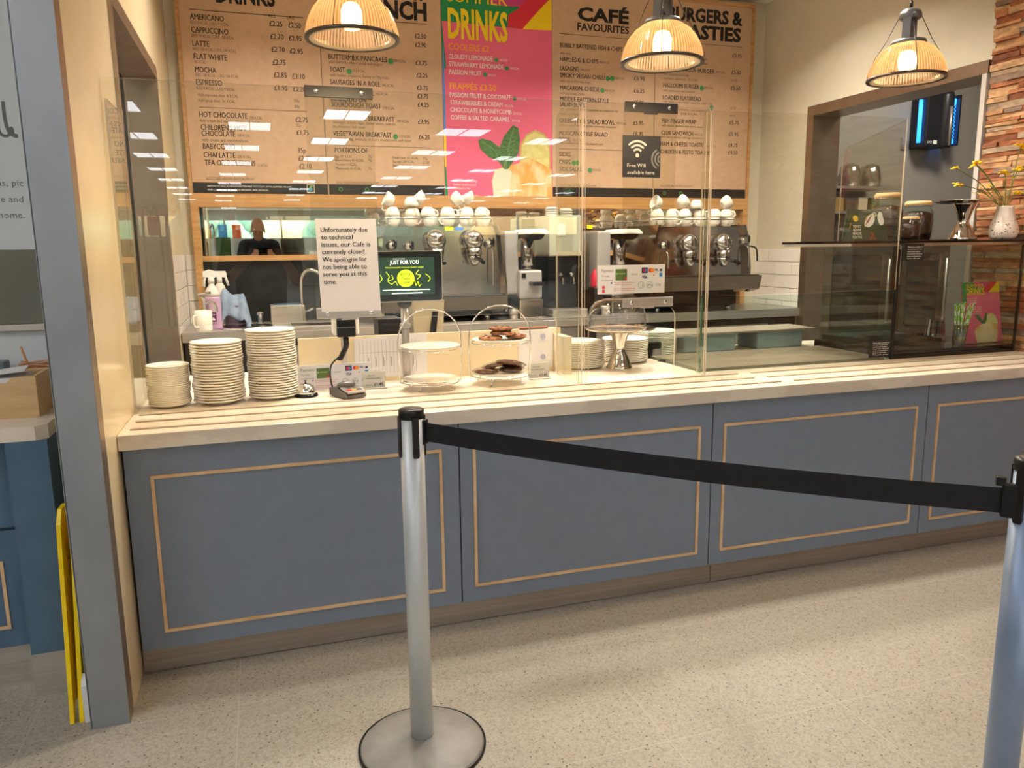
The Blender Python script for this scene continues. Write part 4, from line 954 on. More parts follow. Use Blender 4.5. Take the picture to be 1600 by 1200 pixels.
# right hand case
t = thing('display_case', (3.4, .6, ZT), 'glass display case with black base and black top shelf, right end of worktop', 'display case')
mk(m_blackgloss).box(2.995, 3.80, .395, .98, ZT, .885).done('base', m_blackgloss, t)
mk(m_blackgloss).box(2.72, 3.825, .395, .95, 1.422, 1.434, bev=.002).done('top_shelf', m_blackgloss, t)
mk(m_steel).box(2.72, 3.825, .42, .93, 1.408, 1.4215).done('shelf_underside', m_steel, t)
mk(m_black).box(2.982, 2.994, .392, .404, ZT, 1.39).done('post', m_black, t)
mk(m_steel).box(2.995, 2.999, .392, .40, 1.22, 1.41).done('bracket', m_steel, t)
mk(m_glass).box(2.997, 3.81, .390, .396, .886, 1.407).done('front_glass', m_glass, t)
mk(m_glass).box(2.984, 2.990, .406, .93, .886, 1.407).done('side_glass', m_glass, t)
mk(m_black).box(3.79, 3.803, .393, .40, ZT, 1.407).done('post', m_black, t)
mk(m_acr).prism([(.40, 1.436), (.82, 1.436)]+arc(.82-.06, 1.925-.06, .06, 0, 90, 5)+[(.40, 2.0)], 2.976, 2.983, 'x', edge_mat=m_acredge).done('end_screen', m_acr, t)
mk(m_glass).prism([(px(1268, 384, .95).x, 1.412), (3.0, 1.412), (3.0, 1.37), (px(1310, 398, .95).x, 1.36), (px(1268, 398, .95).x, 1.36)], .94, .95).done('glass_gusset', m_glass, t)

# black riser inside, tumblers
o = mk(m_blackmat).box(3.02, 3.47, .55, .95, .886, .918, bev=.004).done('black_riser', m_blackmat); tag(o, 'low black riser block under the tumblers inside the display case', 'riser')
m_tum = thin_glass('tumbler_glass', (226, 236, 244), boost=4)
tum = None
for i, (pxx, y) in enumerate(((1456, .72), (1479, .70), (1497, .74))):
    q = px(pxx, 520, y); x = min(q.x, 3.60)
    lab = ('upturned clear tumbler, leftmost of three in the display case', 'upturned clear tumbler in the middle of three in the display case', 'upturned clear tumbler half hidden behind the striped straws')[i]
    if tum is None:
        tum = mk(m_tum).lathe([(.040, 0), (.040, .002), (.036, .03), (.030, .085), (.027, .115), (.0, .115)], n=18, cap=False, smooth=False).lathe([(.037, .001), (.033, .03), (.027, .08), (.024, .104), (0, .104)], n=18, cap=False, smooth=False).done('tumbler', m_tum); o = tum
    else: o = tum.copy(); S.collection.objects.link(o)
    o.location = (x, y, .919 if x < 3.44 else .886); tag(o, lab, 'glass', 'tumblers in the display case')
# straws in a glass
t = thing('straw_glass', (3.46, .435, .886), 'clear glass holding a bunch of green and white striped straws', 'glass')
sgx, sgy = 3.46, .435
mk(m_tum).lathe([(0, .886), (.030, .886), (.034, .93), (.040, 1.0), (.0385, 1.0), (.032, .93), (.028, .893), (0, .893)], (sgx, sgy, 0), 24, cap=False).done('glass_body', m_tum, t)
m_straw = mat('striped_straw', (240, 240, 226), .5); wv = N(m_straw, 'ShaderNodeTexWave'); wv.bands_direction = 'DIAGONAL'; wv.inputs['Scale'].default_value = 14
L(m_straw, texco(m_straw).outputs[0], wv.inputs['Vector']); rr = ramp(m_straw, [(.45, (150, 205, 60)), (.55, (240, 240, 226))]); L(m_straw, wv.outputs[0], rr.inputs[0]); L(m_straw, rr.outputs[0], B(m_straw).inputs['Base Color'])
rs = random.Random(5)
for i in range(20):
    a = i*2.399; r0 = .018*math.sqrt((i+.5)/20); r1 = .045*math.sqrt((i+.5)/20)
    lean = .05 if i % 5 == 0 else 0
    p0 = Vector((sgx+r0*math.cos(a), sgy+r0*math.sin(a), .895)); p1 = Vector((sgx+r1*math.cos(a)+lean, sgy+r1*math.sin(a)*.7, 1.105+rs.uniform(-.012, .012)))
    o = mk(m_straw).tube([p0, p1], .0036, 8).done('straw', m_straw); tag(o, 'green and white striped paper straw in the glass inside the display case', 'straw', 'striped straws in the glass')
# small poster
SP = Matrix.Translation((3.548, .475, .89)) @ Matrix.Rotation(math.radians(-10), 4, 'X') @ facing(0)
t = thing('small_poster', (3.66, .5, .887), 'small pink summer drinks poster standing at the right end of the display case', 'poster')
pw, ph = .262, .325
mk(m_pink).prism([(0, 0), (pw, 0), (pw, ph), (0, ph)], 0, -.003, 'z', M=SP).done('card', m_pink, t)
for nm, m_, pl, of in (('green_patch', m_pgreen, [(0, .2), (.03, .22), (.03, .27), (.15, .27), (.15, ph), (0, ph)], .001), ('blue_patch', m_pblue, [(0, .14), (.012, .2), (0, .22)], .0013), ('magenta_patch', m_pmag, [(.11, .29), (.2, .31), (.2, ph), (.08, ph)], .0013),
                    ('red_patch', m_pred, [(.14, .27), (.18, .27), (.235, .31), (.24, ph), (.2, ph), (.15, .29)], .0016), ('yellow_patch', m_yel, [(.185, .27), (pw, .27), (pw, ph), (.25, ph)], .0014),
                    ('lemon_slice', m_lemon, [(.19+.045*math.cos(q*PI/8), .105+.05*math.sin(q*PI/8)) for q in range(16)], .0014), ('iced_drink', m_drink, [(.085, 0), (.07, .06), (.09, .09), (.15, .105), (.23, .10), (.235, .05), (.22, 0)], .0018),
                    ('mint_leaf', m_mint, [(.13, .1), (.10, .12), (.075, .15), (.105, .15), (.135, .12), (.155, .16), (.165, .16), (.16, .12), (.145, .1)], .002)):
    T = Txt(m_, SP); T.poly(pl, of); T.done(nm, t)
T = Txt(m_yel, SP); T.put('SUMMER', .03, .295, .020, w=.125, off=.002); T.put('DRINKS', .03, .258, .034, w=.125, bold=.02, off=.0022); T.done('heading_lettering', t)
T = Txt(m_white, SP)
for k in range(8): T.put(('CLOUDY LEMONADE', 'STRAWBERRY LEMONADE', 'PASSION FRUIT', '', 'PASSION FRUIT & COCONUT', 'STRAWBERRIES & CREAM', 'CHOCOLATE & HONEYCOMB', 'COFFEE & SALTED CARAMEL')[k], .03, .235-k*.0115, .006, w=.07+.03*(k > 3))
T.done('white_lettering', t)

# ------------------------------------------------------------------ on the black shelf
ZS = 1.4345
GB = Matrix.Translation((2.99, .80, ZS)) @ Matrix.Rotation(math.radians(-14), 4, 'X') @ facing(0)
m_dgreen = mat('board_green', (44, 66, 46), .5)
t = thing('display_board', (3.14, .8, ZS), 'dark green board with white cups and lettering on the black shelf, left of the jars', 'sign')
mk(m_dgreen).prism([(0, 0), (.305, 0), (.335, .175), (.06, .175)], 0, -.006, 'z', M=GB).done('board', m_dgreen, t)
T = Txt(m_white, GB)
for k, s in enumerate(('ROAST', 'BEANS', 'MADE', 'FOR YOU')): T.put(s, .085-.004*k, .075-k*.02, .014, w=.05+.004*k, bold=.02)
T.poly([(.16, .085), (.185, .075), (.215, .09), (.235, .12), (.232, .15), (.22, .155), (.195, .14), (.17, .11)]); T.ring(.236, .148, .008, .005); T.disc(.275, .125, .022, ry=.038)
T.done('white_artwork', t)
T = Txt(m_yel, GB); T.disc(.105, .125, .017); T.stroke([(.06, .07), (.07, .1)], .003); T.ring(.225, .085, .062, .003, 190, 20); T.stroke([(.075, 0), (.10, .09)], .002); T.done('yellow_artwork', t)
T = Txt(mat('bean_red', (150, 70, 46), .5), GB); T.poly([(.165, .088), (.19, .105), (.222, .15), (.21, .142), (.18, .112)], .002); 
for a_, b_ in ((.2, .02), (.212, .032), (.204, .045), (.22, .012), (.19, .01)): T.disc(a_, b_, .008, .002)
T.done('bean_artwork', t)
m_bean = noisy('coffee_beans', (74, 40, 24), (30, 16, 10), scale=(6, 6, 6), ns=10, rough=.4, bump=.6)
m_cork = mat('jar_lid', (206, 170, 120), .5)
def jar(x, y, r, h, lab):
    t = thing('glass_jar', (x, y, ZS), lab, 'jar', 'clip-top jars of coffee beans')
    mk(m_glass).lathe([(r*.8, 0), (r*.94, .006), (r, h*.2), (r*1.03, h*.5), (r*.96, h*.72), (r*.8, h*.84), (r*.78, h*.9)], (x, y, ZS), 32, cap=False).done('jar_glass', m_dome, t)
    mk(m_bean).lathe([(0, .004), (r*.84, .004), (r*.94, h*.2), (r*.97, h*.5), (r*.92, h*.68), (r*.5, h*.74), (0, h*.75)], (x, y, ZS), 28).done('coffee_beans', m_bean, t)
    mk(m_cork).lathe([(r*.80, h*.89), (r*.86, h*.90), (r*.86, h*.95), (r*.75, h), (0, h)], (x, y, ZS), 28).done('lid', m_cork, t)
    mk(m_chrome).tube([(x+r*.86, y-.01, ZS+h*.97), (x+r*1.15, y-.01, ZS+h*.9), (x+r*1.12, y-.01, ZS+h*.7), (x+r*.98, y-.01, ZS+h*.78)], .002, 6).tube([(x+r*.88*math.cos(a), y+r*.88*math.sin(a), ZS+h*.88) for a in [2*PI*i/24 for i in range(24)]], .0016, 5, closed=True).done('wire_clip', m_chrome, t)
q = px(1382, 372, .88); jar(q.x, .875, .082, .262, 'tall clip-top jar of coffee beans behind the green board')
q = px(1431, 372, .66); jar(q.x, .66, .078, .205, 'large clip-top jar of coffee beans between the green board and the silver stand')
q = px(1421, 372, .50); jar(q.x, .50, .046, .118, 'small clip-top jar of coffee beans in front of the large jar')
q = px(1503, 372, .62); cake_stand(min(q.x, 3.63), .62, ZS, .20, .15, 'silver pedestal cake stand on the black shelf, between the jars and the speckled vase', k=1.15)
# vase with yellow flowers
vx, vy = 3.735, .47
t = thing('speckled_vase', (vx, vy, ZS), 'white ribbed vase with dark speckles at the right end of the black shelf', 'vase')
m_vase = mat('speckled_glaze', (236, 222, 208), .3); vo = N(m_vase, 'ShaderNodeTexVoronoi'); vo.inputs['Scale'].default_value = 75; L(m_vase, texco(m_vase).outputs[0], vo.inputs['Vector'])
rr = ramp(m_vase, [(.0, (40, 34, 44)), (.24, (70, 60, 66)), (.28, (236, 222, 208))]); L(m_vase, vo.outputs['Distance'], rr.inputs[0])
geo = N(m_vase, 'ShaderNodeTexCoord'); sp = N(m_vase, 'ShaderNodeSeparateXYZ'); L(m_vase, geo.outputs['Object'], sp.inputs[0])
mr = N(m_vase, 'ShaderNodeMapRange'); mr.inputs[1].default_value = ZS+.10; mr.inputs[2].default_value = ZS+.115; L(m_vase, sp.outputs['Z'], mr.inputs[0])
mm = N(m_vase, 'ShaderNodeMix', data_type='RGBA'); mm.inputs[7].default_value = srgb((236, 222, 208)); L(m_vase, mr.outputs[0], mm.inputs[0]); L(m_vase, rr.outputs[0], mm.inputs[6]); L(m_vase, mm.outputs[2], B(m_vase).inputs['Base Color'])
mk(m_vase).lathe([(0, 0), (.045, 0), (.062, .012), (.070, .04), (.064, .075), (.048, .12), (.040, .16), (.041, .172), (.037, .172), (.036, .15), (0, .14)], (vx, vy, ZS), 48, fn=lambda i, k, r: r*(1+(.02 if k > 4 else 0)*math.cos(i*PI/2))).done('vase_body', m_vase, t)
m_stem = mat('stem_green', (110, 130, 50), .5); m_petal = mat('petal_yellow', (252, 206, 30), .5); m_pdark = mat('petal_deep', (240, 170, 20), .5)
tops = [((1492, 262), .05), ((1497, 288), .05), ((1524, 256), .08), ((1570, 268), .0), ((1592, 262), .03), ((1597, 228), .03), ((1545, 290), .0), ((1610, 300), .02)]
def flower(k, tip, sz):
    f = thing('yellow_flower', tip, 'yellow flower in the speckled vase', 'flower', 'yellow flowers in the vase')
    f['label'] = ('small yellow flower reaching furthest left from the vase', 'drooping yellow bloom just below the furthest left one', 'large yellow bloom on the thick stem, left of the vase mouth', 'yellow bloom above the middle of the vase',
        'yellow bloom at the right against the stone wall', 'topmost yellow bloom at the right edge of the picture', 'small yellow bud low in front of the stone wall', 'yellow bloom lowest at the right edge of the picture')[k]
    base = Vector((vx+(k-3.5)*.004, vy, ZS+.15)); mid = base.lerp(tip, .5)+Vector((0, 0, .03))
    mk(m_stem).tube(bezier([base, mid, tip], 8), .004 if k == 2 else .0022, 6).done('stem', m_stem, f)
    m = mk(m_petal); rs = random.Random(k)
    for q in range(7):
        a = q*2*PI/6; d = Vector((math.cos(a), math.sin(a)*.8, rs.uniform(-.7, .5))).normalized()
        c = Vector(tip)+d*sz*.55; R3 = d.to_track_quat('X', 'Z').to_matrix().to_4x4()
        m.ball(c, sz*.55, 8, 6, (1, .6, .22), M=R3)
    m.done('petals', m_petal, f)
    mk(m_pdark).ball(tip, sz*.34, 8, 6).done('flower_centre', m_pdark, f)
for k, ((a_, b_), dy) in enumerate(tops):
    p = px(a_, b_, vy-.02+dy); p.x = min(p.x, 3.81); flower(k, p, (.022, .027, .036, .032, .030, .032, .013, .025)[k])
o = thing('dried_grass', (vx-.04, vy+.03, ZS), 'sprig of pale dried grass spilling from the speckled vase', 'dried grass')
m_dry = mat('dried_grass', (206, 176, 110), .7); m = mk(m_dry); rs = random.Random(2)
for i in range(26):
    e = Vector((vx+rs.uniform(-.22, .04), vy+rs.uniform(-.03, .05), ZS+rs.uniform(.17, .27))); s0 = Vector((vx-.01, vy, ZS+.155))
    m.tube([s0, s0.lerp(e, .5)+Vector((0, 0, .02)), e], .0010, 4); m.ball(e, .004, 6, 4)
m.done('sprays', m_dry, o); o['kind'] = 'stuff'

# tubs and tray behind the riser
m_tub = noisy('blue_grey_tub', (120, 138, 144), (112, 130, 136), ns=2, rough=.45)
for i, (a_, b_) in enumerate(((2.14, 2.46), (2.60, 2.90))):
    t = thing('cutlery_tub', ((a_+b_)/2, 1.02, ZT), ('blue-grey plastic tub under the flat board, nearer the plate stacks', 'blue-grey plastic tub under the flat board, nearer the kitchen hatch')[i], 'tub', 'blue-grey tubs')
    mk(m_tub).box(a_, b_, .96, 1.16, ZT, ZT+.098, bev=.012).done('tub_body', m_tub, t)
    mk(m_tub).box(a_-.006, b_+.006, .955, 1.165, ZT+.088, ZT+.100, bev=.003).done('rim', m_tub, t)
m_boardg = mat('brown_grey_board', (134, 120, 106), .35)
o = mk(m_boardg).box(2.05, 2.97, .94, 1.18, ZT+.101, ZT+.110).done('flat_board', m_boardg); tag(o, 'flat brown-grey board laid across the two blue-grey tubs', 'board')

# ================================================================== BACK BENCH
t = thing('steel_bench', (1.7, 2.5, 0), 'long stainless steel bench along the back wall, under the coffee machines', 'bench')
mk(m_steel).box(XL+.006, XR-.006, BY, YB-.002, BZ-.012, BZ).box(XL+.006, XR-.006, BY, BY+.02, BZ-.06, BZ-.012, bev=.004).done('bench_top', m_steel, t)
m_under = mat('under_bench', (70, 66, 62), .4, .5)
mk(m_under).box(XL+.01, XR-.01, BY+.06, YB-.002, .08, BZ-.06).done('under_cabinet', m_under, t)
for x in (-.1, .45, 1.3, 2.2, 3.1): mk(m_steel).box(x, x+.5, BY+.045, BY+.058, .12, BZ-.11, bev=.003).done('cabinet_door', m_steel, t)

cup_p = [None]
def cup(M, lab, grp):
    if cup_p[0] is None:
        o = mk(m_cup).lathe([(.024, 0), (.028, .002), (.042, .018), (.048, .040), (.050, .062), (.0475, .062), (.045, .040), (.037, .018), (0, .006)], n=22).done('coffee_cup', m_cup)
        h = mk(m_cup).tube(bezier([(.046, 0, .052), (.068, 0, .052), (.073, 0, .036), (.060, 0, .020), (.041, 0, .018)], 4), .0055, 7).done('handle', m_cup, o)
        cup_p[0] = o
    else: o = copy_tree(cup_p[0])
    o.matrix_basis = M; return tag(o, lab, 'cup', grp)

def espresso(x0, x1, ztop, zt0, zt1, groups, knobs, which, tray_x0, tray_x1, ncup, wand=True):
    """x0..x1 top width, flared sides, drip tray zt0..zt1"""
    side = 'left' if which == 0 else 'right'
    t = thing('espresso_machine', ((x0+x1)/2, 2.45, BZ), 'polished steel espresso machine at the %s, cups piled on top' % ('left, behind the till screen' if which == 0 else 'right, next to the tiled wall'), 'coffee machine', 'espresso machines')
    yf = 2.26; fl = .05
    body = [(x0-fl, zt1), (x1+fl, zt1), (x1+fl*.9, zt1+(ztop-zt1)*.35), (x1+fl*.4, zt1+(ztop-zt1)*.8), (x1, ztop), (x0, ztop), (x0-fl*.4, zt1+(ztop-zt1)*.8), (x0-fl*.9, zt1+(ztop-zt1)*.35)]
    mk(m_mach).prism(body, yf, 2.68).done('body', m_mach, t)
    for s_ in (0, 1):
        pr = [(x0-fl-.012, zt0), (x0-fl+.006, zt0), (x0-fl+.004, zt1+.06), (x0-fl*.35, ztop-.06), (x0+.008, ztop+.012), (x0-.008, ztop+.012), (x0-fl*.35-.014, ztop-.06), (x0-fl-.012, zt1+.06)]
        if s_: pr = [(x0+x1-a, b) for a, b in pr]
        mk(m_mach).prism(pr, yf-.05, 2.70).done('side_panel', m_mach, t)
    mk(m_mach).prism([(yf-.0, zt1-.0), (2.68, zt1), (2.68, zt0), (yf+.0, zt0), (yf-.08, zt0+.02), (yf-.11, zt1)], tray_x0, tray_x1, 'x').done('drip_tray', m_mach, t)
    mk(m_darkmetal).box(tray_x0+.02, tray_x1-.02, yf-.10, yf-.005, zt1+.0005, zt1+.006).done('drip_grille', m_darkmetal, t)
    mk(m_blackmat).box(x0+.02, x1-.02, yf+.03, 2.62, BZ+.035, zt0).done('chassis', m_blackmat, t)
    for xx in (x0+.05, x1-.05):
        for yy in (yf+.06, 2.58): mk(m_chrome).cyl((xx, yy, BZ), (xx, yy, BZ+.036), .02).done('foot', m_chrome, t)
    rl = [(x0+.01, yf+.02), (x1-.01, yf+.02), (x1-.01, 2.66), (x0+.01, 2.66)]
    m = mk(m_chrome).tube([(a, b, ztop+.05) for a, b in rl], .005, 8, closed=True)
    for a, b in rl: m.cyl((a, b, ztop), (a, b, ztop+.05), .004)
    m.done('cup_rail', m_chrome, t)
    for gx, gz in groups:
        g = mk(m_chrome).ball((gx, yf-.05, gz), .068, 24, 14, (1, .9, 1.0)).done('group_head', m_chrome, t)
        mk(m_mach).lathe([(.046, gz-.10), (.050, gz-.09), (.052, gz-.05)], (gx, yf-.065, 0), 24).done('portafilter_ring', m_mach, g)
        mk(m_chrome).lathe([(.016, gz-.165), (.028, gz-.15), (.042, gz-.12), (.044, gz-.10)], (gx, yf-.065, 0), 24).done('portafilter', m_chrome, g)
        mk(m_blackgloss).tube([(gx, yf-.10, gz-.115), (gx+.01, yf-.19, gz-.125), (gx+.012, yf-.24, gz-.14)], .013, 10).done('portafilter_handle', m_blackgloss, g)
    for kx, kz in knobs:
        k = mk(m_chrome).lathe([(.030, 0), (.032, .012), (.022, .02), (.018, .03), (0, .032)], n=24, M=T4(kx, yf-.001, kz, rx=PI/2)).done('steam_knob', m_chrome, t)
        mk(m_blackgloss).ball((kx+.022, yf-.045, kz+.01), .02, 12, 8, (.5, .6, 1.5)).done('steam_lever', m_blackgloss, k)
        mk(m_chrome).tube(bezier([(kx, yf-.02, kz-.03), (kx+.01, yf-.06, kz-.06), (kx+.008, yf-.07, zt1+.06)], 6), .0045, 8).done('steam_wand', m_chrome, k)
    if wand:
        mk(m_blackgloss).tube(bezier([(x1+.04, yf-.01, ztop-.14), (x1+.08, yf-.04, ztop-.145), (x1+.105, yf-.05, ztop-.17), (x1+.115, yf-.05, ztop-.25)], 6), .006, 8).done('hot_water_spout', m_blackgloss, t)
    # cups: upright row, upturned row, tumbled ones on top
    grp = 'cups piled on the %s espresso machine' % side; zz = ztop+.001; w_ = (x1-x0-.11)/(ncup-1)
    for i in range(ncup):
        x = x0+.055+i*w_
        cup(T4(x, yf+.10, zz, rz=[-2.2, -.8, -1.2, -2.6, -1.5, -2.0, -1.0][i]), '%s cup from the left in the upright bottom row on the %s coffee machine' % (ORD[i], side), grp)
        j = i
        cup(T4(x+.01*math.sin(i*2.1), yf+.10, zz+.126, rz=[-2.0, -1.4, .3, -.4, -2.8, -1.1, -1.9][i], rx=PI), '%s cup from the left in the upturned second row on the %s coffee machine' % (ORD[j], side), grp)
        if i < ncup-1:
            cup(T4(x+w_/2, yf+.225, zz, rz=i*1.3), '%s cup from the left in the hidden back row on the %s coffee machine' % (ORD[i], side), grp)
    tops_ = [(.02, -1.15, 0), (.21, PI, 1), (.33, -.75, 2), (.66, .95, 3), (.86, -.55, 4)] if which == 0 else [(.05, -1.2, 0), (.30, 1.0, 1), (.55, PI, 2), (.92, 1.1, 3)]
    for u, ry, k in tops_:
        x = x0+.055+u*(x1-x0-.11); zc_ = zz+.155
        if abs(ry) > 3: M = T4(x, yf+.10, zz+.190, rx=PI, rz=.5)
        else: M = T4(x, yf+.10, zc_, ry=ry, rz=0 if ry > 0 else 0)
        if ry < 0 and abs(ry) < 3: M = T4(x, yf+.10, zc_, ry=ry, rz=0) @ Matrix.Rotation(PI, 4, 'Z')
        cup(M, '%s tumbled cup from the left on top of the pile on the %s coffee machine' % (ORD[k], side), grp)
    return t
yg = 2.2
q0, q1 = px(604, 352, 2.26), px(774, 352, 2.26)
gz = px(740, 375, 2.2).z
E1 = espresso(q0.x, q1.x, px(690, 354, 2.26).z, px(740, 489, 2.18).z, px(740, 463, 2.18).z, [(px(681, 378, 2.2).x, gz), (px(740, 378, 2.2).x, gz)],
         [(px(613, 382, 2.2).x, px(613, 384, 2.2).z), (px(640, 382, 2.2).x, px(640, 386, 2.2).z), (px(767, 380, 2.2).x, px(767, 381, 2.2).z)], 0, px(596, 460, 2.2).x, px(790, 460, 2.2).x, 6, False)
T = Txt(m_yel, facing(2.258)); a, b = px(695, 354, 2.258), px(708, 360, 2.258); T.rect(a.x, b.x, b.z, a.z); T.done('yellow_sticker', E1)
T = Txt(m_pblue, facing(2.258)); a, b = px(711, 355, 2.258), px(724, 360, 2.258); T.rect(a.x, b.x, b.z, a.z); T.done('blue_sticker', E1)
q0, q1 = px(1026, 352, 2.26), px(1158, 352, 2.26)
gz = px(1132, 380, 2.2).z
espresso(q0.x, q1.x, px(1100, 354, 2.26).z, px(1140, 457, 2.18).z, px(1140, 431, 2.18).z, [(px(1078, 380, 2.2).x, gz), (px(1131, 380, 2.2).x, gz)],
         [(px(1042, 382, 2.2).x, px(1042, 384, 2.2).z), (px(1168, 375, 2.2).x, px(1168, 376, 2.2).z)], 1, px(1020, 440, 2.2).x, px(1184, 440, 2.2).x, 6, True)

m_grind = mat('grinder_grey', (176, 172, 168), .35, .3)
def grinder(pa, lab):
    """pa: photo column of the tower's left edge"""
    t = thing('coffee_grinder', (px(pa+25, 470, 2.3).x, 2.35, BZ), lab, 'coffee grinder', 'coffee grinders')
    def X(d, y=2.3): return px(pa+d, 420, y).x
    z1 = px(pa, 361, 2.3).z
    mk(m_grind).box(X(0), X(21), 2.32, 2.62, BZ+.16, z1, bev=.01).done('tower', m_grind, t)
    h = mk(m_white).prism([(X(24), z1-.02), (X(60), z1-.02), (X(59), z1-.005), (X(54), z1+.012), (X(30), z1+.012), (X(25), z1-.003)], 2.22, 2.5).done('control_head', m_white, t)
    mk(m_blackgloss).prism([(X(29), z1-.022), (X(56), z1-.022), (X(52), z1-.05), (X(46), z1-.062), (X(38), z1-.062), (X(32), z1-.05)], 2.235, 2.48).done('keypad', m_blackgloss, h)
    mk(m_white).box(X(36), X(48), 2.216, 2.22, z1-.012, z1+.002).done('display', m_blackgloss, h)
    mk(m_mach).cyl(((X(26)+X(46))/2, 2.34, z1-.23), ((X(26)+X(46))/2, 2.34, z1-.06), .044, n=24).done('chute', m_mach, t)
    mk(m_mach).lathe([(.022, z1-.26), (.026, z1-.255), (.03, z1-.23)], ((X(26)+X(46))/2, 2.34, 0), 24).done('spout', m_mach, t)
    mk(m_grind).box(X(18), X(54), 2.27, 2.55, BZ+.13, z1-.26, bev=.012).done('body', m_grind, t)
    mk(m_blackgloss).box(X(22), X(28), 2.266, 2.272, z1-.31, z1-.28).box(X(33), X(52), 2.18, 2.272, z1-.36, z1-.335, bev=.005).done('fork', m_blackgloss, t)
    mk(m_mach).box(X(16), X(54), 2.24, 2.60, BZ, BZ+.13, bev=.01).done('base', m_mach, t)
    mk(m_steel).lathe([(.03, 0), (.032, .06), (.028, .065)], (X(8), 2.26, BZ), 20).done('knock_cup', m_steel, t)
grinder(791, 'grey and white coffee grinder just right of the left espresso machine')
grinder(935, 'grey and white coffee grinder just left of the right espresso machine')

# water boiler with cup lids
t = thing('water_boiler', (px(880, 480, 2.4).x, 2.45, BZ), 'pale steel water boiler with two taps between the coffee grinders', 'water boiler')
bx0, bx1 = px(858, 420, 2.35).x, px(908, 420, 2.35).x; zt = px(880, 336, 2.35).z
m_pale = mat('pale_enamel', (176, 178, 158), .35)
mk(m_pale).box(bx0, bx1, 2.35, 2.65, 1.36, zt, bev=.008).done('upper_housing', m_pale, t)
mk(m_blackgloss).box(bx0+.005, bx1-.005, 2.38, 2.64, BZ+.05, 1.36).done('lower_housing', m_blackgloss, t)
mk(m_paper).box(bx0+.05, bx0+.12, 2.346, 2.35, 1.50, 1.58).done('notice', m_paper, t)
mk(m_steel).box(bx0-.01, bx1+.01, 2.25, 2.64, BZ, BZ+.05, bev=.005).done('drip_base', m_steel, t)
for k in (.08, .16):
    mk(m_chrome).tube(bezier([(bx0+k, 2.38, 1.20), (bx0+k, 2.30, 1.21), (bx0+k, 2.29, 1.17)], 5), .008, 8).ball((bx0+k, 2.34, 1.235), .015).done('tap', m_chrome, t)
lid0 = None
for i in range(2):
    for k in range(7 if i == 0 else 6):
        lab = '%s white cup lid from the top of the %s pile on the water boiler' % (ORD[(6 if i == 0 else 5)-k], ('left', 'right')[i])
        if lid0 is None: lid0 = mk(m_cup).lathe([(.047, 0), (.048, .003), (.042, .006), (.040, .013), (.03, .014), (0, .012)], n=24).done('cup_lid', m_cup); o = lid0
        else: o = lid0.copy(); S.collection.objects.link(o)
        o.location = (bx0+.06+i*.105, 2.45+.01*(k % 2), zt+k*.0075); tag(o, lab, 'dish', 'white cup lids on the water boiler')
t = thing('storage_box', (px(925, 480, 2.66).x, 2.7, BZ), 'brown-fronted storage box between the water boiler and the right grinder', 'box')
c0, c1 = px(912, 420, 2.66).x, px(935, 420, 2.66).x
m_brown = mat('brown_panel', (132, 100, 78), .5)
mk(m_brown).box(c0, c1, 2.63, 2.745, BZ, px(920, 360, 2.66).z, bev=.004).done('box_body', m_brown, t)
T = Txt(m_yel, facing(2.629)); T.rect(c0+.01, c0+.055, 1.55, 1.58); T.done('yellow_label', t)
o = mk(m_red_).lathe([(.03, 0), (.034, .01), (.034, .09), (.02, .11), (.012, .13), (0, .132)], (c0-.036, 2.36, BZ+.19), 20).done('red_canister', m_red_)
tag(o, 'small red canister in front of the brown box, beside the screen edge', 'canister')
o2 = mk(m_darkmetal).box(c0-.07, c0-.002, 2.30, 2.42, BZ, BZ+.19, bev=.006).done('canister_box', m_darkmetal); tag(o2, 'dark box under the small red canister on the bench', 'box')

# sink end of the bench
t = thing('round_sink', (.02, 2.44, BZ), 'round steel sink basin near the left end of the bench', 'sink')
q = px(382, 507, 2.42); q.z = BZ
mk(m_chrome).lathe([(.09, .001), (.13, .003), (.15, .012), (.158, .012), (.162, .002)], (q.x+.02, 2.37, BZ), 40, cap=False).done('rim', m_chrome, t)
mk(m_darkmetal).lathe([(0, .0012), (.10, .0012)], (q.x+.02, 2.37, BZ), 32, cap=False).done('basin', m_darkmetal, t)
q = px(407, 500, 2.6)
mk(m_chrome).lathe([(.022, 0), (.018, .005), (.015, .05), (.024, .055), (.024, .075), (0, .078)], (q.x, 2.66, BZ), 20).done('push_tap', m_chrome, t)
t = thing('swan_neck_tap', (px(480, 500, 2.6).x, 2.6, BZ), 'tall chrome swan-neck tap half hidden behind the closure notice', 'tap')
xx = px(473, 480, 2.6).x; zt_ = px(485, 422, 2.6).z
mk(m_chrome).tube(bezier([(xx, 2.62, BZ), (xx, 2.62, zt_-.10), (xx+.02, 2.61, zt_-.02), (xx+.07, 2.6, zt_), (xx+.12, 2.59, zt_-.03), (xx+.135, 2.58, zt_-.09)], 8), .011, 12).done('spout', m_chrome, t)
mk(m_chrome).lathe([(.03, 0), (.03, .01), (.022, .02), (.022, .11), (.014, .12)], (xx, 2.62, BZ), 24).cyl((xx+.02, 2.62, BZ+.07), (xx+.07, 2.60, BZ+.09), .008).done('valve', m_chrome, t)
t = thing('steel_box', (px(448, 500, 2.6).x, 2.6, BZ), 'shallow brushed steel box standing on the bench between the two taps', 'box')
a, b = px(424, 500, 2.55), px(471, 476, 2.55)
mk(m_steel).box(a.x, b.x, 2.55, 2.70, BZ, b.z, bev=.003).done('casing', m_steel, t)
mk(mat('slate_blue_lid', (70, 96, 122), .5)).box(a.x+.02, b.x-.01, 2.56, 2.69, b.z, b.z+.004).done('blue_lid', m_pblue, t)
t = thing('square_sink', (.4, 2.42, BZ), 'square steel sink sunk in the bench behind the closure notice', 'sink')
a, b = px(452, 507, 2.42), px(540, 507, 2.42)
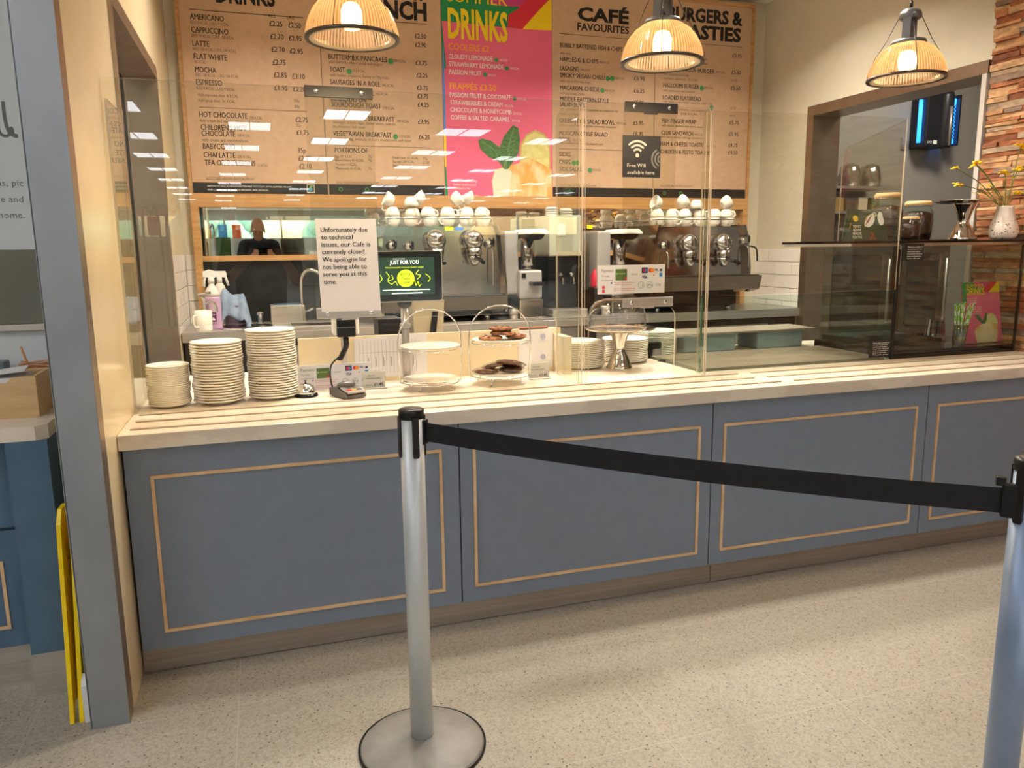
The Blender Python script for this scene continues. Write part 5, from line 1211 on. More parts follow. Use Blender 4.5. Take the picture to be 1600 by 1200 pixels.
mk(m_steel).box(a.x, b.x, 2.28, 2.29, BZ, BZ+.008).box(a.x, b.x, 2.53, 2.54, BZ, BZ+.008).box(a.x, a.x+.01, 2.29, 2.53, BZ, BZ+.008).box(b.x-.01, b.x, 2.29, 2.53, BZ, BZ+.008).done('rim', m_steel, t)
mk(m_darkmetal).box(a.x+.01, b.x-.01, 2.29, 2.53, BZ, BZ+.002).done('basin', m_darkmetal, t)

# spray bottle
m_liq = mat('pink_cleaner', (198, 158, 190), .25); m_bot = mat('bottle_clear_white', (226, 214, 206), .25)
q = px(334, 490, 2.42); sx, sy = q.x, 2.42; hz = px(334, 421, 2.42).z-BZ
t = thing('spray_bottle', (sx, sy, BZ), 'spray bottle of pink cleaner with white trigger, left of the round sink', 'bottle')
k = hz/.37
mk(m_liq).lathe([(.043, 0), (.046, .006), (.046, .19*k), (.045, .2*k)], (sx, sy, BZ), 28).done('liquid_body', m_liq, t)
mk(m_bot).lathe([(.0452, .2*k), (.043, .225*k), (.030, .255*k), (.018, .27*k), (.017, .285*k)], (sx, sy, BZ), 28).done('shoulder', m_bot, t)
mk(m_white).lathe([(.019, .285*k), (.019, .31*k), (.014, .325*k)], (sx, sy, BZ), 20).prism([(-.045, .325*k), (.02, .318*k), (.045, .335*k), (.040, .355*k), (-.01, .37*k), (-.045, .358*k)], -.013, .013, 'y', M=T4(sx, sy, BZ)).done('spray_head', m_white, t)
mk(m_white).tube([(sx-.030, sy, BZ+.335*k), (sx-.040, sy, BZ+.30*k), (sx-.043, sy, BZ+.265*k)], .008, 8).done('trigger', m_white, t)
m_lab = mat('label_pink', (218, 184, 204), .5); mk(m_lab).box(sx-.022, sx+.02, sy-.048, sy-.040, BZ+.04*k, BZ+.17*k).done('label_band', m_lab, t)
T = Txt(mat('label_purple', (96, 30, 90), .5), facing(sy-.0482)); T.rect(sx-.02, sx+.018, BZ+.045, BZ+.105); T.rect(sx+.002, sx+.02, BZ+.145, BZ+.165); T.done('label_print', t)
T = Txt(m_white, facing(sy-.0488)); T.poly([(sx-.012, BZ+.055), (sx+.012, BZ+.055), (sx, BZ+.075)], .0015); T.put('CLEAN', sx-.016, BZ+.084, .009, w=.028, off=.0015); T.done('label_lettering', t)
t2 = thing('spray_bottle', (sx+.036, sy+.24, BZ), 'second white-headed spray bottle directly behind the pink one', 'bottle')
mk(m_bot).lathe([(.04, 0), (.042, .2), (.03, .25), (.016, .27)], (sx+.036, sy+.24, BZ), 24).done('bottle_body', m_bot, t2)
mk(m_white).prism([(-.04, .31), (.03, .305), (.048, .32), (.04, .345), (-.03, .345)], -.012, .012, 'y', M=T4(sx+.036, sy+.24, BZ)).lathe([(.017, .27), (.016, .31)], (sx+.036, sy+.24, BZ), 16).tube([(sx+.036+.035, sy+.24, BZ+.32), (sx+.036+.052, sy+.24, BZ+.25)], .008, 8).done('spray_head', m_white, t2)

# cloth over a tub
m_cloth = noisy('grey_blue_cloth', (128, 146, 170), (150, 166, 186), scale=(3, 3, 3), ns=8, rough=.9, bump=.3)
q = px(369, 500, 2.61); cx, cy = q.x, 2.61
t = thing('cleaning_tub', (cx, cy, BZ), 'purple-tinted clear tub under the blue-grey cloth, beside the pink spray bottle', 'tub')
mk(mat('purple_tub', (120, 96, 120), .3)).lathe([(.060, 0), (.068, .12), (.071, .12), (.070, .13), (.065, .13)], (cx, cy, BZ), 28).done('tub_body', m_liq, t)
t = thing('folded_cloth', (cx, cy, BZ+.13), 'crumpled blue-grey cloth draped over the tub beside the spray bottle', 'cloth')
bm = mk(m_cloth); G = 26; V = {}
for i in range(G):
    for j in range(G):
        u, v = i/(G-1)*2-1, j/(G-1)*2-1
        r = math.hypot(u, v); x = u*.095; y = v*.09; z = .15+.075*math.exp(-((u+.45)**2+(v+.1)**2)*5)+.035*math.exp(-((u-.5)**2+v*v)*6)+.012*math.sin(6*u+3*v)+.006*math.sin(13*v-5*u)
        drop = max(0, u-.45)*.30+max(0, abs(v)-.5)*.20+max(0, -u-.6)*.10
        V[i, j] = bm.b.verts.new((cx+.085*math.tanh(1.35*u)/.87+.006*math.sin(11*v+2)*abs(u), cy+.085*math.tanh(1.3*v)/.86+.005*math.sin(12*u), BZ+max(z-drop, .006)))
for i in range(G-1):
    for j in range(G-1): bm._face([V[i, j], V[i+1, j], V[i+1, j+1], V[i, j+1]], True)
o = bm.done('cloth_sheet', m_cloth, t); md = o.modifiers.new('thick', 'SOLIDIFY'); md.thickness = .006; md.offset = 1
# mug with little tap
q = px(303, 515, 2.27); mx_, my_ = -.345, 2.29
t = thing('cream_mug', (mx_, my_, BZ), 'cream mug standing at the left end of the steel bench', 'mug')
hm = px(300, 486, 2.27).z-BZ-.0
mk(m_cup).lathe([(0, .0), (.044, 0), (.047, .006), (.050, hm), (.046, hm), (.043, .01), (0, .008)], (mx_, my_, BZ), 32).done('mug_body', m_cup, t)
mk(m_cup).tube(bezier([(mx_-.03, my_-.03, BZ+hm*.75), (mx_-.05, my_-.055, BZ+hm*.76), (mx_-.055, my_-.065, BZ+hm*.5), (mx_-.045, my_-.055, BZ+hm*.25), (mx_-.028, my_-.032, BZ+hm*.22)], 5), .006, 8).done('handle', m_cup, t)
t = thing('wall_tap', (-.33, 2.46, BZ), 'small chrome lever tap behind the cream mug', 'tap')
mk(m_chrome).lathe([(.022, 0), (.02, .01), (.018, .17), (.024, .18), (.02, .20), (0, .205)], (-.335, 2.42, BZ), 20).tube(bezier([(-.335, 2.42, BZ+.15), (-.30, 2.34, BZ+.17), (-.275, 2.29, BZ+.15), (-.27, 2.28, BZ+.11)], 5), .010, 10).done('spout', m_chrome, t)
mk(m_chrome).tube([(-.335, 2.42, BZ+.195), (-.37, 2.36, BZ+.215), (-.30, 2.33, BZ+.225)], .008, 8).done('lever', m_chrome, t)

# ================================================================== PENDANTS
def ribbed(name, ct, cl, k):
    m = bpy.data.materials.new(name); m.use_nodes = True; t_ = m.node_tree; t_.nodes.remove(B(m)); out = t_.nodes['Material Output']
    tr = N(m, 'ShaderNodeBsdfTransparent'); tr.inputs[0].default_value = ct
    tl = N(m, 'ShaderNodeBsdfTranslucent'); tl.inputs[0].default_value = cl
    df = N(m, 'ShaderNodeBsdfDiffuse'); df.inputs[0].default_value = cl
    gl = N(m, 'ShaderNodeBsdfGlossy'); gl.inputs['Roughness'].default_value = .12
    a_ = N(m, 'ShaderNodeMixShader'); a_.inputs[0].default_value = k; L(m, tr.outputs[0], a_.inputs[1]); L(m, tl.outputs[0], a_.inputs[2])
    b_ = N(m, 'ShaderNodeMixShader'); b_.inputs[0].default_value = .12; L(m, a_.outputs[0], b_.inputs[1]); L(m, df.outputs[0], b_.inputs[2])
    f_ = N(m, 'ShaderNodeLayerWeight'); f_.inputs[0].default_value = .25
    c_ = N(m, 'ShaderNodeMixShader'); L(m, f_.outputs['Fresnel'], c_.inputs[0]); L(m, b_.outputs[0], c_.inputs[1]); L(m, gl.outputs[0], c_.inputs[2])
    L(m, c_.outputs[0], out.inputs[0]); return m
m_rib = ribbed('ribbed_glass', (.92, .80, .64, 1), (.93, .66, .40, 1), .36); m_ribshadow = ribbed('painted_rib_shadow', (.50, .36, .24, 1), (.50, .28, .14, 1), .5)  # dark lines between the ribs are put into a darker glass colour
m_lampgrey = mat('lamp_grey', (128, 130, 132), .35, .7); m_bulb = mat('bulb_glow', (255, 240, 210), .4, emit=(255, 214, 150), es=20)
m_ring = mat('lamp_ring', (96, 88, 80), .3, .9)
def pendant(x, y, z, lab):
    t = thing('pendant_lamp', (x, y, z), lab, 'pendant lamp', 'pendant lamps over the counter')
    R = .149; n = 240
    prof = [(R-.002, .004), (R*.985, .022), (R*.93, .052), (R*.83, .084), (R*.68, .112), (R*.50, .130), (.062, .138)]
    sh = mk(m_rib).lathe(prof, (x, y, z), n, cap=False, fn=lambda i, k, r: r*(1+.010*(1 if i % 3 == 0 else -1 if i % 3 == 1 else 0)), smooth=False)
    sh.use(m_ribshadow)
    for f_ in sh.b.faces:
        c_ = f_.calc_center_median(); f_.material_index = 1 if int((math.atan2(c_.y-y, c_.x-x) % (2*PI))/(2*PI)*n) % 3 == 1 else 0
    sh.done('glass_shade', m_rib, t)
    mk(m_ring).lathe([(R-.012, 0), (R+.001, -.003), (R+.004, .003), (R+.001, .009), (R-.006, .008)], (x, y, z), 56, cap=False).lathe([(R-.020, .002), (R-.012, 0)], (x, y, z), 56, cap=False).done('rim_ring', m_ring, t)
    mk(mat('rim_cream', (226, 206, 172), .4)).lathe([(R-.028, .004), (R-.021, -.001), (R-.012, -.001)], (x, y, z), 56, cap=False).done('inner_lip', m_white, t)
    mk(m_lampgrey).lathe([(.066, .134), (.068, .140), (.064, .150), (.040, .153), (.0, .153)], (x, y, z), 40).done('collar', m_lampgrey, t)
    cap_ = mk(m_lampgrey).lathe([(.036, .232), (.042, .238), (.043, .250), (.038, .262), (.022, .272), (.008, .276), (0, .276)], (x, y, z), 32).done('cap', m_lampgrey, t)
    mk(m_lampgrey).prism([(-.042, .150), (-.022, .150), (-.020, .24), (-.038, .24)], -.016, .016, 'y', M=T4(x, y, z, rz=.5)).done('bracket', m_lampgrey, t)
    mk(m_lampgrey).prism([(.042, .150), (.022, .150), (.020, .24), (.038, .24)], -.016, .016, 'y', M=T4(x, y, z, rz=.5)).done('bracket', m_lampgrey, t)
    for a in (.9, 2.6, 4.2, 5.6):
        c_, s_ = math.cos(a), math.sin(a)
        mk(m_ring).tube([(x+.040*c_, y+.040*s_, z+.245), (x+.085*c_, y+.085*s_, z+.15), (x+.125*c_, y+.125*s_, z+.085), (x+(R+.002)*c_, y+(R+.002)*s_, z+.006)], .0016, 6).done('stay_wire', m_ring, t)
    mk(m_black).tube([(x, y, z+.150), (x, y, z+.175), (x, y, z+.182)], .012, 12, radii=[.016, .008, .004]).tube([(x, y, z+.18), (x, y, ZC)], .003, 6).tube([(x, y, z+.275), (x, y, z+.30)], .006, 8).done('cable', m_black, t)
    mk(m_lampgrey).lathe([(.05, ZC-.03), (.05, ZC-.001)], (x, y, 0), 24).done('ceiling_rose', m_lampgrey, t)
    b_ = mk(m_bulb).lathe([(0, .030), (.026, .034), (.034, .050), (.034, .086), (.026, .104), (.016, .112)], (x, y, z), 24).done('bulb', m_bulb, t)
    d = bpy.data.lights.new('bulb_light', 'SPOT'); d.energy = 18; d.color = (1, .74, .42); d.shadow_soft_size = .05; d.spot_size = math.radians(150); d.spot_blend = .4
    o = bpy.data.objects.new('bulb_light', d); S.collection.objects.link(o); o.location = (x, y, z+.022); o.parent = t; o.matrix_parent_inverse = parent_inv(t)
pendant(.330, 0, 2.088, 'ribbed glass pendant lamp hanging in front of the brunch menu, leftmost of three')
pendant(1.450, 0, 2.080, 'ribbed glass pendant lamp hanging in front of the cafe favourites menu, middle of three')
pendant(2.572, 0, 2.082, 'ribbed glass pendant lamp by the kitchen hatch, rightmost of three')

# ================================================================== BARRIER
m_post = noisy('post_silver', (204, 210, 212), (208, 214, 216), ns=3, rough=.42, metal=.35)
m_base = noisy('post_base_grey', (138, 136, 130), (126, 124, 120), ns=4, rough=.5)
m_belt = mat('belt_black', (26, 26, 30), .7)
def post(x, y, lab, m_p, h=1.0):
    t = thing('barrier_post', (x, y, 0), lab, 'barrier post', 'belt barrier posts')
    mk(m_base).lathe([(.178, 0), (.180, .006), (.172, .014), (.13, .026), (.08, .034), (.034, .038)], (x, y, 0), 64).done('weighted_base', m_base, t)
    mk(m_black).lathe([(.178, .0), (.1835, .0), (.1835, .009), (.179, .010)], (x, y, 0), 64, cap=False).done('base_trim', m_black, t)
    mk(m_p).lathe([(.032, .038), (.032, h-.02)], (x, y, 0), 48).done('tube', m_p, t)
    mk(m_black).lathe([(.034, h-.026), (.0345, h-.004), (.031, h), (0, h)], (x, y, 0), 48).done('cap', m_black, t)
    mk(mat('cap_disc', (66, 54, 46), .5)).lathe([(0, h+.0003), (.026, h+.0006), (.026, h)], (x, y, 0), 32).done('cap_disc', m_black, t)
    for k in range(4):
        a = k*PI/2+.12
        mk(m_black).prism([(-.009, h-.125), (-.0065, h-.131), (.0065, h-.131), (.009, h-.125), (.009, h-.02), (-.009, h-.02)], -.0365, -.028, 'y', M=T4(x, y, 0, rz=a)).done('belt_slot', m_black, t)
    return t
PX, PY = .359, -.668
p1 = post(PX, PY, 'silver belt barrier post in front of the counter, left end of the black belt', m_post)
q = P(1600, 770, 'z', .93); QX, QY = q.x+.018, q.y+.0
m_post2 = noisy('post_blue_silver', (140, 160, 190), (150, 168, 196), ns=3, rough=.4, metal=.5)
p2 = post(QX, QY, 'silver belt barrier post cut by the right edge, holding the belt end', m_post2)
# the belt, sagging a little
bm = mk(m_belt); n_ = 30; a0 = Vector((PX+.033, PY-.01, .935)); a1 = Vector((QX-.036, QY+.01, .912)); d_ = (a1-a0); nv = Vector((-d_.y, d_.x, 0)).normalized()*.0009
rows = []
for i in range(n_+1):
    u = i/n_; c = a0+d_*u; c.z -= .045*4*u*(1-u)*.35; rows.append([bm.b.verts.new(c+Vector((0, 0, s_*.026))+nv*k_) for s_, k_ in ((1, 1), (-1, 1), (-1, -1), (1, -1))])
for r0, r1 in zip(rows, rows[1:]):
    for k in range(4): bm._face([r0[k], r0[(k+1) % 4], r1[(k+1) % 4], r1[k]], False)
bm._face(rows[0]); bm._face(rows[-1][::-1]); bm.done('belt', m_belt, p1)
mk(m_black).box(-.012, .006, -.013, .013, -.034, .034, M=Matrix.Translation(a0) @ Matrix.Rotation(math.atan2(d_.y, d_.x), 4, 'Z'), bev=.003).done('belt_outlet', m_black, p1)
mk(m_black).box(-.018, .030, -.009, .009, -.034, .036, M=Matrix.Translation(a1) @ Matrix.Rotation(math.atan2(d_.y, d_.x), 4, 'Z'), bev=.003).box(-.03, -.012, -.007, .007, .03, .048, M=Matrix.Translation(a1) @ Matrix.Rotation(math.atan2(d_.y, d_.x), 4, 'Z'), bev=.002).done('belt_clip', m_black, p1)

# ================================================================== FAR LEFT: sign, crate, napkins
t = thing('wet_floor_sign', (-.622, -.12, 0), 'folded yellow plastic wet floor sign wedged between the column and the blue counter', 'floor sign')
for k, (dx, dy) in enumerate(((-.014, 0), (.008, -.012))):
    M = T4(-.638+k*.026, -.10, 0, ry=math.radians(1.2+.8*k))
    mk(m_wet).prism([(-.12, 0), (-.10, 0), (-.08, .05), (.05, .05), (.07, 0), (.10, 0), (.05, .62), (.02, .66), (-.04, .66), (-.07, .62)], -.006, .006, 'x', M=M).done('leaf', m_wet, t)
o = mk(m_paper).prism([(-.225, 0), (-.16, 0), (-.16, .12), (-.20, .15), (-.225, .12)], -.602, -.580, 'x').done('white_block', m_paper); tag(o, 'small white plastic block on the floor beside the base of the steel column', 'block')
m_crate = noisy('light_oak', (214, 180, 132), (200, 164, 116), scale=(1, 1, 18), ns=3, rough=.5)
m_crate2 = noisy('light_oak_h', (214, 180, 132), (200, 164, 116), scale=(1.5, 14, 22), ns=3, rough=.5)
ZL = .896
t = thing('wooden_crate', (-.95, .2, ZL), 'light wooden crate of napkins on the side counter at far left', 'crate')
cx0, cx1, cy0, cy1, ch = -1.25, -.715, .13, .33, .135
mk(m_crate2).prism([(cx0, ZL), (cx1, ZL), (cx1, ZL+ch), (cx1-.065, ZL+ch-.002), (cx1-.085, ZL+ch-.02), (cx0, ZL+ch-.028)], cy0, cy0+.012).done('front_board', m_crate2, t)
mk(m_crate2).box(cx1-.012, cx1, cy0+.0125, cy1, ZL, ZL+ch).done('side_board', m_crate2, t)
mk(m_crate2).box(cx0, cx1-.0125, cy1-.012, cy1, ZL, ZL+ch).box(cx0, cx0+.012, cy0+.0125, cy1-.0125, ZL, ZL+ch).box(cx0+.0125, cx1-.0125, cy0+.0125, cy1-.0125, ZL, ZL+.01).done('back_boards', m_crate2, t)
o = mk(m_paper).box(-1.2, cx1-.045, cy0+.03, cy1-.03, ZL+.012, ZL+.128, bev=.004).done('napkin_pile', m_paper); tag(o, 'pile of white napkins inside the light wooden crate', 'napkins')
o = mk(m_paper).box(-.26, .10, -.07, .06, 0, .003, M=T4(-.86, .22, ZL+.138, rz=.15, ry=-.10)).done('loose_paper', m_paper); tag(o, 'white sheet of paper lying askew on top of the crate', 'paper')
t = thing('cutlery_tray', (-.9, .47, ZL), 'grey compartment tray of wooden stirrers and cutlery behind the crate', 'tray')
m_tray = mat('tray_grey', (160, 170, 172), .4)
mk(m_tray).box(-1.5, -.70, .36, .57, ZL, ZL+.10, bev=.006).done('tray_body', m_tray, t)
mk(m_crate).box(-1.5, -.86, .42, .56, ZL+.10, ZL+.112).done('wooden_lid', m_crate, t)
rs = random.Random(8)
m_stick = mat('stirrer_wood', (214, 150, 96), .6)
for i in range(26):
    y = .40+rs.random()*.12; z = ZL+.108+rs.random()*.035; x = -.79+rs.random()*.02; a = rs.uniform(-.5, .5)
    o = mk(m_stick).box(-.05, .05, -.003, .003, -.001, .001, M=T4(x, y, z, rz=a, ry=rs.uniform(-.2, .2))).done('wooden_stirrer', m_stick)
    tag(o, 'wooden stirrer lying in the loose pile behind the crate', 'stirrer', 'wooden stirrers in the tray')
o = mk(m_stick).box(-.003, .003, -.003, .003, -.04, .05, M=T4(-.815, .44, ZL+.15, ry=-.25)).done('wooden_stirrer', m_stick); tag(o, 'single wooden stirrer standing upright at the left of the pile', 'stirrer', 'wooden stirrers in the tray')
for i, (x, y) in enumerate(((-.80, .385), (-.775, .383))):
    o = mk(m_red_).prism([(-.014, 0), (.014, 0), (.002, .018)], -.01, .01, 'y', M=T4(x, y, ZL+.101)).done('sauce_sachet', m_red_); tag(o, ('left', 'right')[i]+' one of two small red sachets on the grey tray', 'sachet', 'red sachets')
o = mk(m_tub).box(-.96, -.88, .42, .50, ZL+.113, ZL+.15, bev=.01).done('cup_holder', m_tub); tag(o, 'small pale blue holder at the left edge behind the crate', 'holder')

# ================================================================== KITCHEN beyond the hatch and the left doorway
m_zap = mat('zapper_black', (34, 34, 38), .3); m_uv = mat('uv_tube', (60, 150, 255), .4, emit=(40, 140, 255), es=2.2)
zx0, zx1 = px(1450, 150, 2.6).x*1.0, px(1511, 150, 2.6).x; zz0, zz1 = px(1480, 232, 2.6).z, px(1480, 143, 2.6).z
t = thing('insect_killer', ((zx0+zx1)/2, 2.7, zz0), 'black wall-hung insect killer with glowing blue tubes in the kitchen', 'insect killer')
w_ = zx1-zx0
mk(m_zap).box(zx0+.03, zx1-.14, 2.62, 2.798, zz0+.01, zz1, bev=.01).lathe([(.055, zz0+.01), (.06, zz0+.03), (.06, zz1-.03), (.055, zz1)], (zx1-.17, 2.64, 0), 28).done('housing', m_zap, t)
mk(m_steel).tube([(zx1-.175, 2.578, zz0+.02), (zx1-.175, 2.578, zz1-.12)], .012, 8).done('front_strip', m_steel, t)
mk(m_uv).tube([(zx0+.015, 2.68, zz0+.05), (zx0+.015, 2.68, zz1-.06)], .016, 10).done('blue_tube', m_uv, t)
mk(m_uv).tube([(zx1-.07, 2.68, zz0+.05), (zx1-.07, 2.68, zz1-.04)], .034, 12).tube([(zx1-.115, 2.66, zz0+.08), (zx1-.115, 2.66, zz1-.10)], .012, 10).done('blue_tube', m_uv, t)
g = mk(m_zap)
for i in range(9):
    z = zz0+.08+i*(zz1-zz0-.18)/9
    g.tube([(zx1-.13, 2.615, z), (zx1-.09, 2.615, z+.03)], .0035, 5).tube([(zx1-.13, 2.615, z+.03), (zx1-.09, 2.615, z)], .0035, 5)
g.box(zx1-.035, zx1-.02, 2.63, 2.798, zz0+.03, zz1-.01).done('guard_grille', m_zap, t)
T = Txt(m_white, facing(2.619)); T.put('I/O', zx0+.05, zz0+.04, .02, w=.05); T.rect(zx0+.11, zx0+.15, zz0+.035, zz0+.065); T.done('switch_marks', t)
o = mk(m_steel).box(px(1425, 0, 2.79).x, px(1434, 0, 2.79).x, 2.785, 2.798, px(1430, 234, 2.79).z, px(1430, 216, 2.79).z).done('wall_vent', m_steel); tag(o, 'small grey vent plate on the kitchen wall left of the insect killer', 'vent')
# shelves with wrapped crockery
t = thing('kitchen_shelf', (4.5, 2.6, 1.8), 'steel wall shelf of wrapped goods in the kitchen, seen through the hatch', 'shelf')
s0, s1 = px(1272, 290, 2.5).x+.10, px(1396, 290, 2.5).x
for zz_ in (px(1340, 291, 2.5).z, px(1340, 330, 2.5).z):
    mk(m_steel).box(s0, s1, 2.48, 2.79, zz_-.02, zz_).done('shelf_board', m_steel, t)
zs = px(1340, 291, 2.5).z
m_wrap2 = thin_glass('cling_film', (220, 214, 206), .15, boost=4)
for i, (x, w, h) in enumerate(((s0+.10, .12, .10), (s0+.32, .16, .15), (s0+.52, .16, .15))):
    t = thing('wrapped_jar', (x, 2.6, zs), ('small film-wrapped jar at the left of the upper kitchen shelf', 'large film-wrapped jug in the middle of the upper kitchen shelf', 'large film-wrapped jug at the right of the upper kitchen shelf')[i], 'jar')
    mk(m_grey).lathe([(w*.35, 0), (w*.42, h*.3), (w*.38, h*.8), (w*.25, h)], (x, 2.6, zs), 20).done('jar_body', m_grey, t)
    mk(m_wrap2).lathe([(w*.5, .002), (w*.55, h*.5), (w*.42, h*1.1), (w*.15, h*1.25)], (x, 2.6, zs), 14, fn=lambda i, k, r: r*(1+.12*math.sin(i*2.3+k))).done('film_wrap', m_wrap2, t)
zs = px(1340, 330, 2.5).z
for i, (x, c) in enumerate(((s0+.06, (130, 60, 50)), (s0+.17, (150, 120, 70)), (s0+.28, (60, 60, 70)), (s0+.40, (190, 180, 160)), (s0+.52, (70, 90, 50)))):
    nm = ('dark red', 'tan', 'charcoal', 'off-white', 'olive green')[i]; mm_ = mat('pack_'+nm.replace(' ', '_').replace('-', '_'), c, .5)
    o = mk(mm_).box(x-.045, x+.045, 2.52, 2.68, zs, zs+.11, bev=.008).done('food_packet', mm_); tag(o, nm+' packet on the lower kitchen shelf seen through the hatch', 'packet', 'packets on the kitchen shelf')
# double oven
m_oveng = mat('oven_glass', (52, 50, 46), .05); m_ovens = noisy('oven_steel', (120, 110, 98), (132, 122, 108), ns=3, rough=.3, metal=.85)
for i, (a_, b_) in enumerate(((1278, 1392), (1398, 1480))):
    x0, x1 = px(a_, 450, 2.3).x, px(b_, 450, 2.3).x
    if i == 0: x0 = max(x0, XR+.24)
    t = thing('combi_oven', ((x0+x1)/2, 2.5, 0), ('steel kitchen oven with glass door seen through the display riser', 'steel kitchen oven with glass door seen through the display case')[i], 'oven', 'kitchen ovens')
    mk(m_ovens).box(x0, x1, 2.3, 2.78, 0, 1.45, bev=.006).done('oven_body', m_ovens, t)
    d = mk(m_ovens).prism(rrect(x0+.03, x1-.05, .70, 1.40, .02), 2.27, 2.299).done('door', m_ovens, t)
    mk(m_oveng).prism(rrect(x0+.08, x1-.14, .76, 1.34, .03), 2.265, 2.269).done('door_glass', m_oveng, d)
    mk(m_steel).tube([(x1-.09, 2.24, .80), (x1-.09, 2.24, 1.30)], .010, 8).done('handle', m_steel, d)
# left doorway: cupboard and dark equipment
t = thing('prep_unit', (-1.2, 2.4, 0), 'dark kitchen unit with steel rails glimpsed through the left doorway', 'kitchen unit')
mk(m_blackmat).box(-2.2, -.76, 2.35, 2.9, 0, 1.25).done('unit_body', m_blackmat, t)
mk(m_steel).box(-2.2, -.76, 2.30, 2.35, 1.12, 1.14).box(-2.2, -.76, 2.30, 2.35, .62, .64).done('rail', m_steel, t)
mk(m_lintrim).box(-2.2, -.76, 2.38, 2.9, 1.26, 2.3).done('upper_panel', m_lintrim, t)

# ================================================================== BEHIND THE CAMERA: what the mirror shows
m_skin = noisy('skin', (214, 160, 132), (206, 148, 120), ns=6, rough=.5); m_tee = noisy('black_tshirt', (30, 32, 38), (36, 38, 44), ns=9, rough=.9); m_jean = mat('dark_trousers', (40, 46, 60), .85); m_shoe = mat('dark_shoe', (40, 36, 34), .6)
def capsule(mb, p0, p1, r0, r1, n=18, seg=6):
    p0, p1 = Vector(p0), Vector(p1); pts = []; rad = []
    d = (p1-p0).normalized()
    for k in range(5): a = k/5*PI/2; pts.append(p0-d*r0*math.cos(a)); rad.append(max(r0*math.sin(a), .0008))
    for k in range(seg+1): u = k/seg; pts.append(p0.lerp(p1, u)); rad.append(r0+(r1-r0)*u)
    for k in range(1, 6): a = k/5*PI/2; pts.append(p1+d*r1*math.sin(a)); rad.append(max(r1*math.cos(a), .0008))
    mb.tube(pts, 0, n=n, radii=rad)
def fuse(o, vox, sm=4):
    r = o.modifiers.new('fuse', 'REMESH'); r.mode = 'VOXEL'; r.voxel_size = vox; r.use_smooth_shade = True
    s_ = o.modifiers.new('soft', 'SMOOTH'); s_.iterations = sm; s_.factor = .5
PB = thing('person', (.0, -3.10, 0), 'man in a black t-shirt holding up a phone, reflected in the long mirror', 'person')
by = -3.08; k = 1.06
def H(x, y, z): return (x, by+y, z)
sh_z = 1.53; hx = -.005
b = mk(m_skin)
# head, tilted down to the phone
hc = Vector(H(hx, .045, 1.700)); RH = T4(*hc, rx=math.radians(-16)) @ Matrix.Diagonal((1.04, 1.04, 1.2, 1))
b.ball((0, 0, 0), .088, 28, 20, (.86, 1.06, 1.28), M=None) if False else None
def hb(c, r, sc=(1, 1, 1)): b.lathe([(abs(math.sin(PI*i/14))*r if 0 < i < 14 else 0, -math.cos(PI*i/14)*r) for i in range(15)], (0, 0, 0), 24, M=RH @ Matrix.Translation(c) @ Matrix.Diagonal((*sc, 1)))
hb((0, -.01, .035), .098, (.86, 1.0, 1.02)); hb((0, .012, -.04), .078, (.84, .95, 1.15)); hb((0, .04, -.098), .038, (1.0, .8, .7))
hb((0, .098, -.022), .016, (.75, 1.0, 1.6)); hb((0, .106, -.038), .015, (1.1, .9, .7)); hb((0, .082, -.066), .022, (1.25, .5, .38)); hb((0, .085, -.076), .018, (1.1, .5, .4))
hb((0, .078, .018), .05, (1.25, .35, .25))
for s_ in (-1, 1):
    hb((s_*.086, -.005, -.012), .026, (.35, .75, 1.25)); hb((s_*.045, .068, -.03), .024, (1, .6, .8)); hb((s_*.031, .085, .002), .015, (1.1, .5, .7))
capsule(b, H(0, -.02, 1.56), H(hx, .0, 1.68), .066, .058)
capsule(b, H(-.17, -.02, sh_z-.02), H(.17, -.02, sh_z-.02), .062, .062); capsule(b, H(0, -.01, 1.36), H(0, -.02, 1.43), .14, .10); capsule(b, H(0, 0, 1.02), H(0, -.01, 1.38), .15, .155)
capsule(b, H(0, .01, .98), H(0, .0, 1.02), .15, .15)
wr = {-1: H(-.075, .335, 1.365), 1: H(.165, .335, 1.365)}
for s_ in (-1, 1):
    e = H(s_*.265, .10, 1.185); capsule(b, H(s_*.205, -.015, sh_z-.035), e, .056, .044); capsule(b, e, wr[s_], .044, .029)
    capsule(b, H(s_*.09, 0, .92), H(s_*.11, .01, .50), .088, .058); capsule(b, H(s_*.11, .01, .50), H(s_*.12, -.01, .10), .056, .038); capsule(b, H(s_*.12, -.02, .05), H(s_*.13, .13, .035), .038, .032)
    w = Vector(wr[s_]); px_ = -.035 if s_ < 0 else .125      # phone ends
    pc = Vector((px_-.012*1 if s_ < 0 else px_+.012, w.y+.035, 1.395)); capsule(b, w, pc, .029, .033)
    for f_ in range(4):                                    # fingers closing behind the phone, thumb in front of it
        zf = 1.432-.021*f_; ln = (.9, 1.0, .95, .8)[f_]
        k0 = pc+Vector((s_*.020, .012, zf-pc.z)); k1 = Vector((px_+s_*.016, w.y+.066, zf)); k2 = Vector((px_-s_*.022*ln, w.y+.071, zf-.003))
        capsule(b, k0, k1, .0100, .0092, 10, 2); capsule(b, k1, k2, .0092, .0078, 10, 2)
    th0 = pc+Vector((s_*.006, -.012, .004)); th1 = Vector((px_-s_*.006, w.y+.030, 1.425)); capsule(b, pc+Vector((s_*.018, -.008, -.02)), th0, .014, .012, 10, 2); capsule(b, th0, th1, .012, .010, 10, 2)
o = b.done('body', m_skin, PB); fuse(o, .0055, 3)
